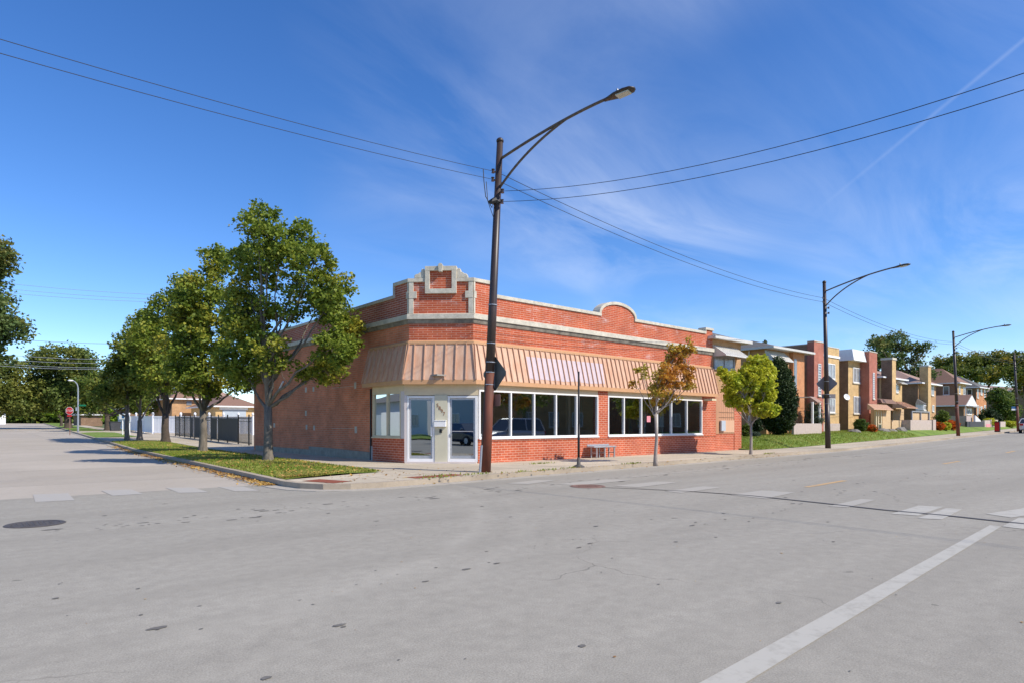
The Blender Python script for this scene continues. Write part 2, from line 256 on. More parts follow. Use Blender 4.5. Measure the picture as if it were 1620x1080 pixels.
ASPH = (.312, .287, .238)
M = dict(
    asphalt=ground_mat('asphalt', ASPH, (.355, .328, .274), (.245, .226, .190), spots=.95, fine=.30, arcs=True, stretch=(.35, 1.3, 1), cracks=.8),
    street_concrete=ground_mat('street_concrete', (.40, .35, .285), (.45, .395, .325), (.31, .275, .23), spots=.3, fine=.12, joint=6.1, jointc=(.2, .19, .16), cracks=.5),
    walk=ground_mat('walk_concrete', (.46, .39, .29), (.54, .465, .35), (.36, .31, .235), spots=.2, fine=.14, joint=1.55, jointc=(.17, .14, .1)),
    kerb=ground_mat('kerb_concrete', (.34, .28, .21), (.44, .37, .28), (.20, .165, .125), fine=.2),
    gutter=ground_mat('gutter_concrete', (.36, .33, .28), (.42, .38, .32), (.24, .22, .19), fine=.2),
    dirt=ground_mat('dirt', (.10, .12, .045), (.13, .15, .06), (.09, .07, .04), fine=.4),
    grass=ground_mat('grass_soil', (.14, .22, .035), (.19, .26, .05), (.22, .19, .07), fine=.5, bump=1.),
    brick_front=brick('painted_red_brick', (.46, .088, .038), (.53, .12, .048), (.62, .31, .22), bloom=.95, bloomc=(.72, .60, .55), dark=.15, ms=.009, bw=.32, bh=.074),
    brick_knee=brick('red_brick_pale_joints', (.44, .09, .042), (.51, .125, .055), (.62, .34, .25), bw=.26, bh=.085, ms=.010),
    brick_side=brick('dull_red_brick', (.72, .24, .12), (.62, .20, .10), (.60, .34, .22), bump=.3, dark=.2, ms=.009, bw=.3),
    brick_top=brick('sooty_parapet_brick', (.52, .14, .08), (.40, .115, .07), (.66, .48, .40), bloom=1., bloomscale=1.2, ms=.0085, bw=.34, dark=.35),
    brick_tan=brick('tan_brick', (.46, .25, .115), (.52, .29, .14), (.50, .34, .2), bump=.25),
    brick_yellow=brick('yellow_brick', (.56, .36, .155), (.62, .41, .18), (.58, .42, .24), bump=.25),
    brick_brown=brick('brown_brick', (.25, .145, .085), (.20, .115, .07), (.30, .22, .16), bump=.25),
    brick_orange=brick('orange_brick', (.52, .20, .08), (.58, .24, .10), (.55, .34, .2), bump=.25),
    brick_red2=brick('house_red_brick', (.38, .11, .07), (.43, .13, .08), (.45, .25, .2), bump=.25),
    stone=mat('limestone', (.57, .52, .42), .9, .22, 5, .4, 30), stone_dark=mat('dark_limestone', (.12, .105, .085), .9, scale=3.2, var2=(.36, .32, .25), bump=.4),
    cream=mat('cream_paint', (.66, .55, .36), .6, .06, 3), cream2=mat('pale_green_cream_paint', (.58, .54, .40), .6, .05, 3),
    pinkwhite=mat('pinkish_white_paint', (.66, .58, .54), .6, .05, 3),
    copper=mat('copper_coloured_sheet', (.55, .29, .17), .5, scale=2.6, var2=(.68, .46, .32), spec=.4, stretch=(2.2, 2.2, .5)),
    copper2=mat('copper_trim', (.58, .32, .16), .5, .08, 4), rib=mat('copper_seam', (.56, .33, .21), .45, .1, 6),
    lilac=mat('bare_lilac_sheet', (.56, .46, .48), .5, .06, 2.5),
    offwhite=mat('aged_white_sheet', (.60, .58, .53), .5, .08, 4), white=mat('white_paint', (.80, .79, .77), .5, .04, 4), vinyl=mat('white_vinyl', (.84, .84, .88), .4, .02, 3),
    grey=mat('grey_metal', (.32, .33, .35), .5, .15, 8, metal=.3), galv=mat('galvanised_metal', (.45, .46, .48), .45, .1, 12, metal=.6),
    dark=mat('dark_paint', (.018, .018, .02), .5, .3, 8), pole=mat('black_brown_pole_paint', (.028, .02, .018), .42, scale=3, var2=(.065, .038, .028), spec=.5, stretch=(3, 3, .5)),
    rust=mat('rust_red_pole_paint', (.20, .055, .028), .7, scale=2.5, var2=(.085, .04, .028), bump=.3, stretch=(2, 2, .6)),
    armmet=mat('weathered_bronze_tube', (.075, .05, .038), .5, scale=9, var2=(.16, .12, .09)),
    signback=mat('weathered_sign_back', (.10, .105, .095), .55, scale=3, var2=(.15, .16, .145), metal=.2), signback2=mat('brownish_sign_back', (.25, .14, .11), .6, .1, 3), greysign=mat('grey_sign_back', (.22, .20, .20), .6, .1, 3),
    red=mat('sign_red', (.62, .03, .03), .5), green=mat('sign_green', (.01, .22, .10), .5), blue=mat('sign_blue', (.03, .12, .26), .5),
    tarspot=mat('old_tar', (.15, .14, .125), .9, .35, 6), tactile=mat('rusty_red_iron_plate', (.26, .075, .04), .8, .25, 12, .6, 60), iron=mat('cast_iron', (.085, .075, .068), .6, .3, 12, .6, 50), ironrust=mat('rusty_cast_iron', (.22, .13, .10), .8, .25, 12, .6, 50),
    shingle=mat('grey_shingle', (.125, .118, .108), .9, .3, 18, .4, 30, stretch=(1, 1, 3)), shingle_b=mat('brown_shingle', (.24, .14, .10), .9, .25, 18, .4, 30), shingle_p=mat('pinkish_shingle', (.34, .22, .17), .9, .2, 14, .4, 30),
    roofgravel=mat('roof_gravel', (.16, .15, .14), .95, .3, 6), interior=mat('interior_wall', (.30, .28, .25), .9), intpost=mat('interior_white_post', (.75, .74, .7), .7), darkfloor=mat('interior_floor', (.10, .09, .08), .6),
    panel=mat('tan_board', (.52, .27, .155), .75, .08, 3), concrete=mat('foundation_concrete', (.40, .40, .38), .9, .25, 4, .4, 30), bluegrey=mat('painted_foundation', (.33, .30, .24), .9, .25, 4, .4, 30),
    bark=mat('grey_bark', (.10, .085, .068), .95, scale=9, var2=(.24, .205, .165), bump=.9, bscale=22, stretch=(1, 1, .3)), bark_d=mat('dark_bark', (.08, .06, .045), .95, .3, 9, .8, 22), bark_p=mat('pale_young_bark', (.34, .29, .25), .9, .2, 10, .5, 30),
    glasswin=glass('window_glass', .16, (.55, .58, .57)), glassdoor=glass('film_covered_door_glass', .46, (.10, .11, .11)), glassside=glass('side_window_glass', .62, (.2, .2, .2)),
    glassblock=mat('glass_block', (.20, .22, .24), .25, .35, 14, spec=.8), pane=mat('dark_window_pane', (.035, .042, .05), .08, spec=.9), panel_w=mat('curtained_pane', (.30, .31, .32), .2, .35, 3, spec=.8),
    siding=mat('pale_blue_siding', (.42, .47, .52), .7, .05, 3), carpaint=mat('silver_car_paint', (.62, .63, .65), .35, metal=.25), carblack=mat('dark_car_paint', (.02, .028, .05), .2, spec=.8), tyre=mat('tyre_rubber', (.02, .02, .02), .9), tail=mat('tail_lamp_red', (.45, .01, .01), .3),
    limestone_wall=mat('pinkish_concrete_wall', (.50, .41, .36), .9, .12, 6, .3, 30), boulder=mat('grey_boulder', (.20, .185, .165), .95, .3, 4, .8, 10), tanwall=mat('tan_render', (.60, .42, .24), .85, .08, 3), tanmetal=mat('tan_awning_sheet', (.62, .38, .24), .55, .05, 3), darkwall=mat('dark_grey_wall', (.055, .058, .065), .8, .2, 5),
    screen=mat('grey_privacy_mesh', (.085, .085, .08), .9, .1, 6), pinksign=mat('pink_notice', (.75, .28, .32), .6), brass=mat('brown_brass', (.32, .13, .05), .4, metal=.4), lens=mat('lamp_lens', (.55, .55, .50), .3), ceramic=mat('brown_porcelain', (.05, .03, .025), .3), wire=mat('wire_black', (.03, .03, .035), .6), wire_w=mat('weathered_wire', (.36, .38, .42), .6),
    paint_w=worn_paint('worn_white_paint', (.49, .465, .40), ASPH, .45), paint_w2=worn_paint('faded_white_paint', (.42, .39, .33), ASPH, .25), paint_c=worn_paint('faded_paint_on_concrete', (.44, .41, .36), (.345, .315, .265), .22), paint_y=worn_paint('worn_yellow_paint', (.62, .36, .12), ASPH, .45),
    lf_g=leafmat('green_leaves', (.125, .185, .022), (.27, .33, .042), (.46, .40, .05), nscale=.6, lo=.52, hi=.76), lf_dk=leafmat('dark_green_leaves', (.08, .13, .02), (.16, .22, .033), (.30, .29, .05), nscale=.5, lo=.48, hi=.75),
    lf_far=leafmat('distant_green_leaves', (.10, .145, .03), (.16, .21, .045), (.27, .27, .055), nscale=.25, lo=.45, hi=.7), lf_farb=leafmat('distant_bluish_leaves', (.085, .14, .04), (.145, .20, .06), (.28, .25, .06), nscale=.3, lo=.52, hi=.75),
    lf_or=leafmat('orange_brown_leaves', (.56, .24, .04), (.66, .33, .05), (.46, .40, .055), nscale=.75, lo=.40, hi=.62), lf_yg=leafmat('yellow_green_leaves', (.46, .50, .03), (.66, .62, .055), (.32, .42, .03), nscale=1.2, lo=.52, hi=.68),
    lf_yel=leafmat('yellowing_leaves', (.10, .14, .025), (.17, .20, .03), (.46, .34, .04), nscale=.3, lo=.54, hi=.74), lf_ced=leafmat('cedar_foliage', (.014, .035, .012), (.03, .058, .016), (.05, .08, .02), trans=.12), lf_bsh=leafmat('bush_leaves', (.05, .10, .018), (.10, .17, .03), (.18, .24, .04)),
    lf_gry=leafmat('grey_green_foliage', (.085, .12, .07), (.15, .19, .12), (.12, .16, .1), trans=.15), lf_orf=leafmat('orange_flowers', (.62, .11, .012), (.70, .17, .02), (.10, .14, .03), nscale=2.5, lo=.55, hi=.7), lf_fal=leafmat('fallen_leaf_litter', (.50, .29, .07), (.62, .42, .12), (.30, .15, .05), trans=.1), lf_gra=leafmat('grass_blades', (.19, .26, .03), (.30, .35, .05), (.42, .38, .10), trans=.3, nscale=.5, lo=.45, hi=.7), lf_lime=leafmat('lime_leaves', (.25, .42, .02), (.35, .5, .03), (.2, .3, .03)),
)

# ------------------------------------------------------------------ mesh helpers
class MB:
    def __init__(s): s.v = []; s.f = []
    def add(s, vs_, fs): 
        n = len(s.v); s.v += [tuple(v) for v in vs_]; s.f += [tuple(i + n for i in f) for f in fs]; return s
    def hexa(s, b, t): return s.add(list(b) + list(t), [(3, 2, 1, 0), (4, 5, 6, 7), (0, 1, 5, 4), (1, 2, 6, 5), (2, 3, 7, 6), (3, 0, 4, 7)])
    def box(s, x0, x1, y0, y1, z0, z1):
        return s.hexa([(x0, y0, z0), (x1, y0, z0), (x1, y1, z0), (x0, y1, z0)], [(x0, y0, z1), (x1, y0, z1), (x1, y1, z1), (x0, y1, z1)])
    def fbox(s, F, s0, s1, z0, z1, o0, o1):   # box in a wall frame: along, height, outward
        p = [F(s0, z0, o1), F(s1, z0, o1), F(s1, z0, o0), F(s0, z0, o0)]; q = [F(s0, z1, o1), F(s1, z1, o1), F(s1, z1, o0), F(s0, z1, o0)]
        return s.hexa(p, q)
    def outline(s, F, pts, o0, o1):            # (along, height) outline with thickness
        n = len(pts); a = [F(u, z, o1) for u, z in pts]; b = [F(u, z, o0) for u, z in pts]
        return s.add(a + b, [tuple(range(n)), tuple(range(2*n - 1, n - 1, -1))] + [(i, i + n, (i + 1) % n + n, (i + 1) % n) for i in range(n)])
    def prism(s, pts, z0, z1):
        n = len(pts); return s.add([(x, y, z0) for x, y in pts] + [(x, y, z1) for x, y in pts],
            [tuple(range(n - 1, -1, -1)), tuple(range(n, 2*n))] + [(i, (i + 1) % n, (i + 1) % n + n, i + n) for i in range(n)])
    def tube(s, pts, rad, n=8, cap=True):
        pts = [Vector(p) for p in pts]; rad = rad if isinstance(rad, (list, tuple)) else [rad]*len(pts); vs_ = []; fs = []; up = None
        for i, p in enumerate(pts):
            t = (pts[min(i + 1, len(pts) - 1)] - pts[max(i - 1, 0)]).normalized()
            if up is None: up = t.orthogonal().normalized()
            up = (up - t*up.dot(t)).normalized(); w = t.cross(up)
            for k in range(n):
                a = 2*math.pi*k/n; vs_.append(p + (up*math.cos(a) + w*math.sin(a))*rad[i])
        for i in range(len(pts) - 1):
            for k in range(n): fs.append((i*n + k, i*n + (k + 1) % n, (i + 1)*n + (k + 1) % n, (i + 1)*n + k))
        if cap: fs += [tuple(range(n - 1, -1, -1)), tuple(range((len(pts) - 1)*n, len(pts)*n))]
        return s.add(vs_, fs)
    def disc(s, c, r, z0, z1, n=28): return s.prism([(c[0] + r*math.cos(2*math.pi*i/n), c[1] + r*math.sin(2*math.pi*i/n)) for i in range(n)], z0, z1)
    def blob(s, c, r, seed=0, n=10, m=7, rough=.15):
        rnd = random.Random(seed); c = Vector(c); vs_ = [c + Vector((0, 0, r[2]))]; fs = []
        for j in range(1, m):
            for i in range(n):
                a = 2*math.pi*i/n; b = math.pi*j/m; q = 1 + rnd.uniform(-rough, rough)
                vs_.append(c + Vector((r[0]*math.sin(b)*math.cos(a), r[1]*math.sin(b)*math.sin(a), r[2]*math.cos(b)))*1 + Vector((rnd.uniform(-1, 1)*r[0]*rough*.5, rnd.uniform(-1, 1)*r[1]*rough*.5, rnd.uniform(-1, 1)*r[2]*rough*.5)))
        vs_.append(c - Vector((0, 0, r[2]))); e = len(vs_) - 1
        for i in range(n):
            fs.append((0, 1 + i, 1 + (i + 1) % n)); fs.append((e, 1 + (m - 2)*n + (i + 1) % n, 1 + (m - 2)*n + i))
            for j in range(m - 2): fs.append((1 + j*n + i, 1 + (j + 1)*n + i, 1 + (j + 1)*n + (i + 1) % n, 1 + j*n + (i + 1) % n))
        return s.add(vs_, fs)

ORI = {}
def root(name, loc, label, cat, group=None, rz=0):
    o = bpy.data.objects.new(name, None); col.objects.link(o); o.location = loc; o.rotation_euler = (0, 0, rz); o.empty_display_size = .3
    o['label'] = label; o['category'] = cat
    if group: o['group'] = group
    ORI[o.name] = Vector(loc) if rz == 0 else Vector((0, 0, 0))
    return o
def origin_of(p): 
    while p.parent is not None: p = p.parent
    return ORI.get(p.name, Vector((0, 0, 0)))
def build(name, mb, m, parent=None, smooth=False, label=None, cat=None, group=None, kind=None, local=False, bevel=0, uv=True):
    """one mesh object; vertices are given in place coordinates unless local"""
    org = Vector((0, 0, 0))
    if parent is not None and not local: org = origin_of(parent)
    elif parent is None and not local and kind is None and mb.v:
        a = np.array(mb.v); org = Vector(((a[:, 0].min() + a[:, 0].max())/2, (a[:, 1].min() + a[:, 1].max())/2, a[:, 2].min()))
    me = bpy.data.meshes.new(name)
    me.from_pydata([(v[0] - org[0], v[1] - org[1], v[2] - org[2]) for v in mb.v], [], mb.f); me.update()
    if uv:
        ul = me.uv_layers.new(name='UVMap'); co = mb.v; data = np.empty(len(me.loops)*2)
        for p in me.polygons:
            n = p.normal
            if abs(n.z) > .8: tx, ty, fl = 1, 0, True
            else:
                l = math.hypot(n.x, n.y) or 1; tx, ty, fl = -n.y/l, n.x/l, False
                if abs(ty) > abs(tx): 
                    if ty > 0: tx, ty = -tx, -ty
                elif tx < 0: tx, ty = -tx, -ty
            for li in p.loop_indices:
                v = co[me.loops[li].vertex_index]
                if fl: data[2*li] = v[0]; data[2*li + 1] = v[1]
                else: data[2*li] = v[0]*tx + v[1]*ty; data[2*li + 1] = v[2]
        ul.data.foreach_set('uv', data)
    if m is not None: me.materials.append(m)
    if smooth: me.polygons.foreach_set('use_smooth', [True]*len(me.polygons))
    o = bpy.data.objects.new(name, me); col.objects.link(o)
    if parent is not None: o.parent = parent
    else:
        if not local: o.location = org
        ORI[o.name] = org
    if bevel:
        b = o.modifiers.new('b', 'BEVEL'); b.width = bevel; b.segments = 2; b.limit_method = 'ANGLE'
    if label: o['label'] = label
    if cat: o['category'] = cat
    if group: o['group'] = group
    if kind: o['kind'] = kind
    return o
def frame(O, t, n): return lambda s, z, o=0.: (O[0] + t[0]*s + n[0]*o, O[1] + t[1]*s + n[1]*o, z)
def text(name, body, size, m, parent, loc, xdir, depth=.006, center=True):
    cu = bpy.data.curves.new('t', 'FONT'); cu.body = body; cu.size = size; cu.extrude = depth; cu.align_x = 'CENTER' if center else 'LEFT'; cu.align_y = 'CENTER'
    t = bpy.data.objects.new('t', cu); col.objects.link(t); dg = bpy.context.evaluated_depsgraph_get(); dg.update()
    me = bpy.data.meshes.new_from_object(t.evaluated_get(dg)); bpy.data.objects.remove(t)
    x = Vector((xdir[0], xdir[1], 0)).normalized(); z = Vector((0, 0, 1)); y = x.cross(z)   # outward normal
    mt = Matrix((( x.x, z.x, y.x, loc[0]), (x.y, z.y, y.y, loc[1]), (x.z, z.z, y.z, loc[2]), (0, 0, 0, 1)))
    org = origin_of(parent); mt.translation = Vector(loc) - org
    me.transform(mt); me.materials.clear(); me.materials.append(m)
    o = bpy.data.objects.new(name, me); col.objects.link(o); o.parent = parent; return o
def copy_tree(o, parent=None):
    c = o.copy(); col.objects.link(c); c.parent = parent
    for ch in list(o.children): copy_tree(ch, c)
    return c

def offset_path(pts, d):           # pts: plan polyline; positive d = to the right hand of travel
    out = []
    for i, p in enumerate(pts):
        def nrm(a, b):
            t = Vector((b[0] - a[0], b[1] - a[1])).normalized(); return Vector((t.y, -t.x))
        if i == 0: n = nrm(pts[0], pts[1]); k = 1
        elif i == len(pts) - 1: n = nrm(pts[-2], pts[-1]); k = 1
        else:
            a, b = nrm(pts[i - 1], p), nrm(p, pts[i + 1]); n = (a + b).normalized(); k = 1/max(.3, n.dot(a))
        out.append((p[0] + n.x*d*k, p[1] + n.y*d*k))
    return out
def sweep(mb, pts, prof):          # prof: list of (offset, z) closed, swept with mitres
    rings = [[(*q, z) for q in [None]] for z in []]
    cols = [offset_path(pts, o) for o, z in prof]; n = len(prof); V = []
    for i in range(len(pts)):
        for j in range(n): V.append((cols[j][i][0], cols[j][i][1], prof[j][1]))
    Fc = []
    for i in range(len(pts) - 1):
        for j in range(n): Fc.append((i*n + j, (i + 1)*n + j, (i + 1)*n + (j + 1) % n, i*n + (j + 1) % n))
    Fc += [tuple(range(n - 1, -1, -1)), tuple(range((len(pts) - 1)*n, len(pts)*n))]
    return mb.add(V, Fc)

# ------------------------------------------------------------------ ground, roads, kerbs
def kerb_right(y): return 5.72 + .0625*(y - 14.8)        # east kerb of the side street
def kerb_main(x): return 12.66 + .044*(x - 10.9)        # north kerb of the main street
def ribbon(name, A, Bf, n, dz, m, kind='structure', across=6, zf=None):
    mb = MB(); 
    for i in range(n + 1):
        a, b = Vector(A(i/n)), Vector(Bf(i/n))
        for j in range(across + 1):
            q = a.lerp(b, j/across); z = G(q.x, q.y) + (dz if zf is None else zf(i/n, j/across)); mb.v.append((q.x, q.y, z))
    w = across + 1
    for i in range(n):
        for j in range(across): mb.f.append((i*w + j, i*w + j + 1, (i + 1)*w + j + 1, (i + 1)*w + j))
    return build(name, mb, m, kind=kind, local=True, uv=False)
def polar_ground():
    mb = MB(); rs = [0, 10, 20, 30, 38, 44, 50, 58, 68, 80, 95, 115, 140, 165, 190, 240, 320, 450, 700, 1200]; n = 96
    mb.v.append((0, 0, -.05))
    for r in rs[1:]:
        for k in range(n):
            a = 2*math.pi*k/n; x, y = r*math.cos(a), r*math.sin(a); mb.v.append((x, y, G(x, y) - .05))
    for k in range(n): mb.f.append((0, 1 + k, 1 + (k + 1) % n))
    for i in range(len(rs) - 2):
        for k in range(n): mb.f.append((1 + i*n + k, 1 + (i + 1)*n + k, 1 + (i + 1)*n + (k + 1) % n, 1 + i*n + (k + 1) % n))
    build('ground', mb, M['dirt'], kind='structure', local=True, uv=False)
polar_ground()
ribbon('main_road', lambda t: (-90 + 330*t, -1.6 + .044*(-90 + 330*t)*.9, 0), lambda t: (-90 + 330*t, kerb_main(-90 + 330*t), 0), 150, 0., M['asphalt'])
ribbon('road_mouth', lambda t: (-6 + .01*t, 11.5 + 4.1*t, 0), lambda t: (5.9 + .3*max(0, .55 - t), 11.5 + 3.5*t, 0), 8, -.003, M['asphalt'])
ribbon('side_road', lambda t: (kerb_right(15 + 215*t) - 9.2, 15.5 + 215*t, 0), lambda t: (kerb_right(15 + 215*t) + .02, 14.9 + 215*t, 0), 110, -.006, M['street_concrete'])
# corner kerb line, from the side street round to the main street
corner = [(5.70, 14.9), (5.66, 14.2), (5.74, 13.5), (6.0, 12.95), (6.5, 12.62), (7.2, 12.5), (8.2, 12.53)]
path = [(kerb_right(y), y) for y in [215, 180, 150, 125, 105, 90, 78, 68, 60, 52, 45, 38, 32, 27, 23, 19.5, 17]] + corner + [(x, kerb_main(x)) for x in [10, 12, 15, 20, 25, 30, 36, 42, 50, 60, 72, 86, 100, 120, 145, 175, 210]]
def kerb_h(p): return .12
def strip(name, pts, o0, o1, z0, z1, m, jag=0, **kw):
    a, b = offset_path(pts, o0), offset_path(pts, o1); mb = MB(); rnd = random.Random(3)
    for i in range(len(pts)):
        g = G(*pts[i]); 
        for (q, z) in ((a[i], z0), (a[i], z1), (b[i], z1), (b[i], z0)): mb.v.append((q[0], q[1], g + z))
    for i in range(len(pts) - 1):
        for j in range(4): mb.f.append((i*4 + j, (i + 1)*4 + j, (i + 1)*4 + (j + 1) % 4, i*4 + (j + 1) % 4))
    mb.f += [(3, 2, 1, 0), tuple(4*(len(pts) - 1) + j for j in range(4))]
    return build(name, mb, m, kind='structure', local=True, uv=False, **kw)
def dense(pts, step=1.2):
    out = [pts[0]]
    for a, b in zip(pts, pts[1:]):
        d = math.dist(a, b); k = max(1, int(d/step)) if d < 14 else max(1, int(d/3))
        out += [(a[0] + (b[0] - a[0])*i/k, a[1] + (b[1] - a[1])*i/k) for i in range(1, k + 1)]
    return out
rk = random.Random(8)
dp = [(x + rk.uniform(-.015, .015), y + rk.uniform(-.015, .015)) for x, y in dense(path)]
strip('kerb', dp, 0., -.17, -.04, .125, M['kerb'])           # positive offset lies on the road side
strip('gutter_apron', dp, .34, .0, -.04, .008, M['gutter'])
# paved corner and the main street pavement (one sheet), then grass strip
build('pavement', MB().add([(x, y, .12) for x, y in [(5.86, 14.6), (5.85, 13.7), (6.1, 13.1), (6.6, 12.75), (7.3, 12.66), (8.2, 12.68), (10, kerb_main(10) + .15), (20, kerb_main(20) + .15), (31, kerb_main(31) + .15), (31, 17.2), (13, 17.2), (11.7, 18.6), (11.7, 33), (9.9, 33), (8.95, 19.5), (8.72, 15.4), (6.8, 14.85)]], [tuple(range(17))]), M['walk'], kind='structure', local=True, uv=False)
ribbon('side_pavement', lambda t: (kerb_right(32.9 + 150*t) + 3.3 - .35*(t < .01), 33.0 + 150*t, 0), lambda t: (kerb_right(33 + 150*t) + 5.0, 33 + 150*t, 0), 60, .12, M['walk'], across=2)
ribbon('street_pavement', lambda t: (31 + 170*t, kerb_main(31 + 170*t) + .15, 0), lambda t: (31 + 170*t, kerb_main(31 + 170*t) + 2.5, 0), 70, .12, M['walk'], across=2)
def gstrip(name, y0, y1, w0=.16, w1=3.3):
    n = max(2, int((y1 - y0)/1.5))
    def za(t, u): return .115 + .05*math.sin(math.pi*u)
    return ribbon(name, lambda t: (kerb_right(y0 + (y1 - y0)*t) + w0, y0 + (y1 - y0)*t, 0), lambda t: (kerb_right(y0 + (y1 - y0)*t) + w1 - (.25*(1 - t) if y0 < 20 else 0), y0 + (y1 - y0)*t + (.5*(1 - min(1, 3*t)) if y0 < 20 else 0), 0), n, 0, M['grass'], zf=za)
gstrip('grass_verge', 14.75, 50)
gstrip('grass_verge_far', 60, 78); gstrip('grass_verge_far', 86, 180)
ribbon('driveway', lambda t: (kerb_right(50) + .16 + 30*t, 50, 0), lambda t: (kerb_right(60) + .16 + 30*t, 60, 0), 14, .118, M['walk'])
ribbon('driveway', lambda t: (kerb_right(78) + .16 + 20*t, 78, 0), lambda t: (kerb_right(86) + .16 + 20*t, 86, 0), 14, .118, M['walk'])
ribbon('yard', lambda t: (kerb_right(33 + 50*t) + 5.0, 33 + 50*t, 0), lambda t: (32, 33 + 50*t, 0), 25, .113, M['walk'])
ribbon('lawn', lambda t: (30.22 + 160*t, kerb_main(31 + 160*t) + 2.5, 0), lambda t: (30.22 + 160*t, 60, 0), 130, 0, M['grass'], across=90,
       zf=lambda t, u: .13 + .52*min(1, u*26)**.8*(.18 + .82*min(1, 160*t/3.5)))
ribbon('south_lawn', lambda t: (-90 + 300*t, -14, 0), lambda t: (-90 + 300*t, -1.75 + .044*(-90 + 300*t)*.9, 0), 60, .10, M['grass'])

# painted markings, each a thin sheet on the road
def flat(name, pts, z, m): 
    return build(name, MB().add([(p[0], p[1], z) for p in pts], [tuple(range(len(pts)))]), m, kind='structure', local=True, uv=False)
def gq(px, py): return gp(px, py, .004)[0]
def pq(name, pix, z, m): return flat(name, [gq(*p) for p in pix], z, m)
pq('stop_line', [(1098, 1084), (1172, 1084), (1584, 832), (1566, 830)], .005, M['paint_w'])
bars = [[(1052, 776), (1112, 768.5), (1143, 770), (1078, 779)], [(1155, 782), (1205, 775), (1258, 778), (1212, 788)], [(1310, 800), (1362, 788.5), (1385, 790), (1340, 802)], [(1410, 812), (1453, 799), (1492, 801), (1452, 815)], [(1452, 819), (1497, 803), (1522, 805), (1490, 821)], [(1560, 812), (1640, 800), (1640, 812), (1600, 818)], [(1585, 832), (1612, 818), (1680, 826), (1670, 842)]]
for i, b in enumerate(bars): pq('crossing_bar', b, .0055, M['paint_w2'] if i < 3 else M['paint_w'])
for b in [[(800, 764), (850, 758.5), (880, 759), (835, 765)], [(880, 765), (960, 757.5), (1000, 758.5), (915, 767)], [(970, 768), (1040, 761), (1075, 762), (1010, 770)]]: pq('crossing_bar', b, .0055, M['paint_w2'])
for b in [[(52, 781), (108, 779), (118, 790), (56, 793)], [(160, 775), (208, 773), (226, 780), (178, 783)], [(262, 770.5), (306, 770), (330, 777.5), (284, 778.5)], [(345, 769), (385, 768.6), (410, 775), (372, 776)]]: pq('crossing_bar', b, .001, M['paint_c'])
def mline(y0, x0, x1, w, m, name):
    f = lambda x: y0 + .044*(x - 10)
    n = max(1, int((x1 - x0)/4)); mb = MB()
    for i in range(n + 1):
        x = x0 + (x1 - x0)*i/n; mb.v += [(x, f(x) - w/2, G(x, f(x)) + .005), (x, f(x) + w/2, G(x, f(x)) + .005)]
    for i in range(n): mb.f.append((2*i, 2*i + 2, 2*i + 3, 2*i + 1))
    build(name, mb, m, kind='structure', local=True, uv=False)
c0 = gq(1300, 765.5); yc = c0.y - .044*(c0.x - 10)
for k in range(14): mline(yc, c0.x - .9 + 12.2*k, c0.x + 1.5 + 12.2*k, .13, M['paint_y'], 'centre_dash')
e0 = gq(1060, 748); mline(e0.y - .044*(e0.x - 10), 13.5, 150, .12, M['paint_w2'], 'edge_line')
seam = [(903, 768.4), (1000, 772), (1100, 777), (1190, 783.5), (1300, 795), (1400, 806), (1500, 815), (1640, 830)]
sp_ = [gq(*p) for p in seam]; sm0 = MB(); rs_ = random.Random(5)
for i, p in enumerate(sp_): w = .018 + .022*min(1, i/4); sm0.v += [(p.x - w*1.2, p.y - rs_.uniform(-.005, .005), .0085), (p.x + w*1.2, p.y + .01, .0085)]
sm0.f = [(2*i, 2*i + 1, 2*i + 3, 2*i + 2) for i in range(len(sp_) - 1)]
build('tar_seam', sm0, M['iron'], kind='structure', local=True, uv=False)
def spots(name, n, seed, m, band=None, rmin=.012, rmax=.05, ar=1.3):
    r_ = random.Random(seed); mb = MB()
    for _ in range(n):
        if band: x = r_.uniform(1, 40); y = band + .044*(x - 10) + r_.gauss(0, .35)
        else: x = r_.uniform(.5, 30)**1.0; y = r_.uniform(.8, 12.2)
        if y > kerb_main(x) - .4 and x > 5: continue
        rr = rmin + (rmax - rmin)*r_.random()**4; k = r_.randint(5, 8)
        mb.add([(x + rr*ar*r_.uniform(.6, 1.2)*math.cos(2*math.pi*i/k), y + rr*r_.uniform(.6, 1.2)*math.sin(2*math.pi*i/k), .0046) for i in range(k)], [tuple(range(k))])
    o = build(name, mb, m, kind='stuff', local=True, uv=False)
spots('tar_spots', 330, 1, M['tarspot'], rmin=.007, rmax=.038); spots('tar_spots', 300, 2, M['tarspot'], band=10.6, rmax=.055, ar=2.8); spots('tar_spots', 150, 3, M['tarspot'], band=5.2, rmin=.008, rmax=.035, ar=2.2)
spots('road_grit', 260, 4, M['lf_fal'], rmin=.004, rmax=.014)
# iron plates of the kerb ramps
def plate(pix): return flat('ramp_plate', [gp(px, py, .126)[0] for px, py in pix], .126, M['tactile'])
flat('ramp_plate', [(8.3, 12.86), (9.8, 12.92), (9.8, 13.4), (8.3, 13.32)], .126, M['tactile'])
flat('ramp_plate', [(5.98, 14.0), (6.28, 13.02), (6.8, 13.2), (6.5, 14.2)], .126, M['tactile'])

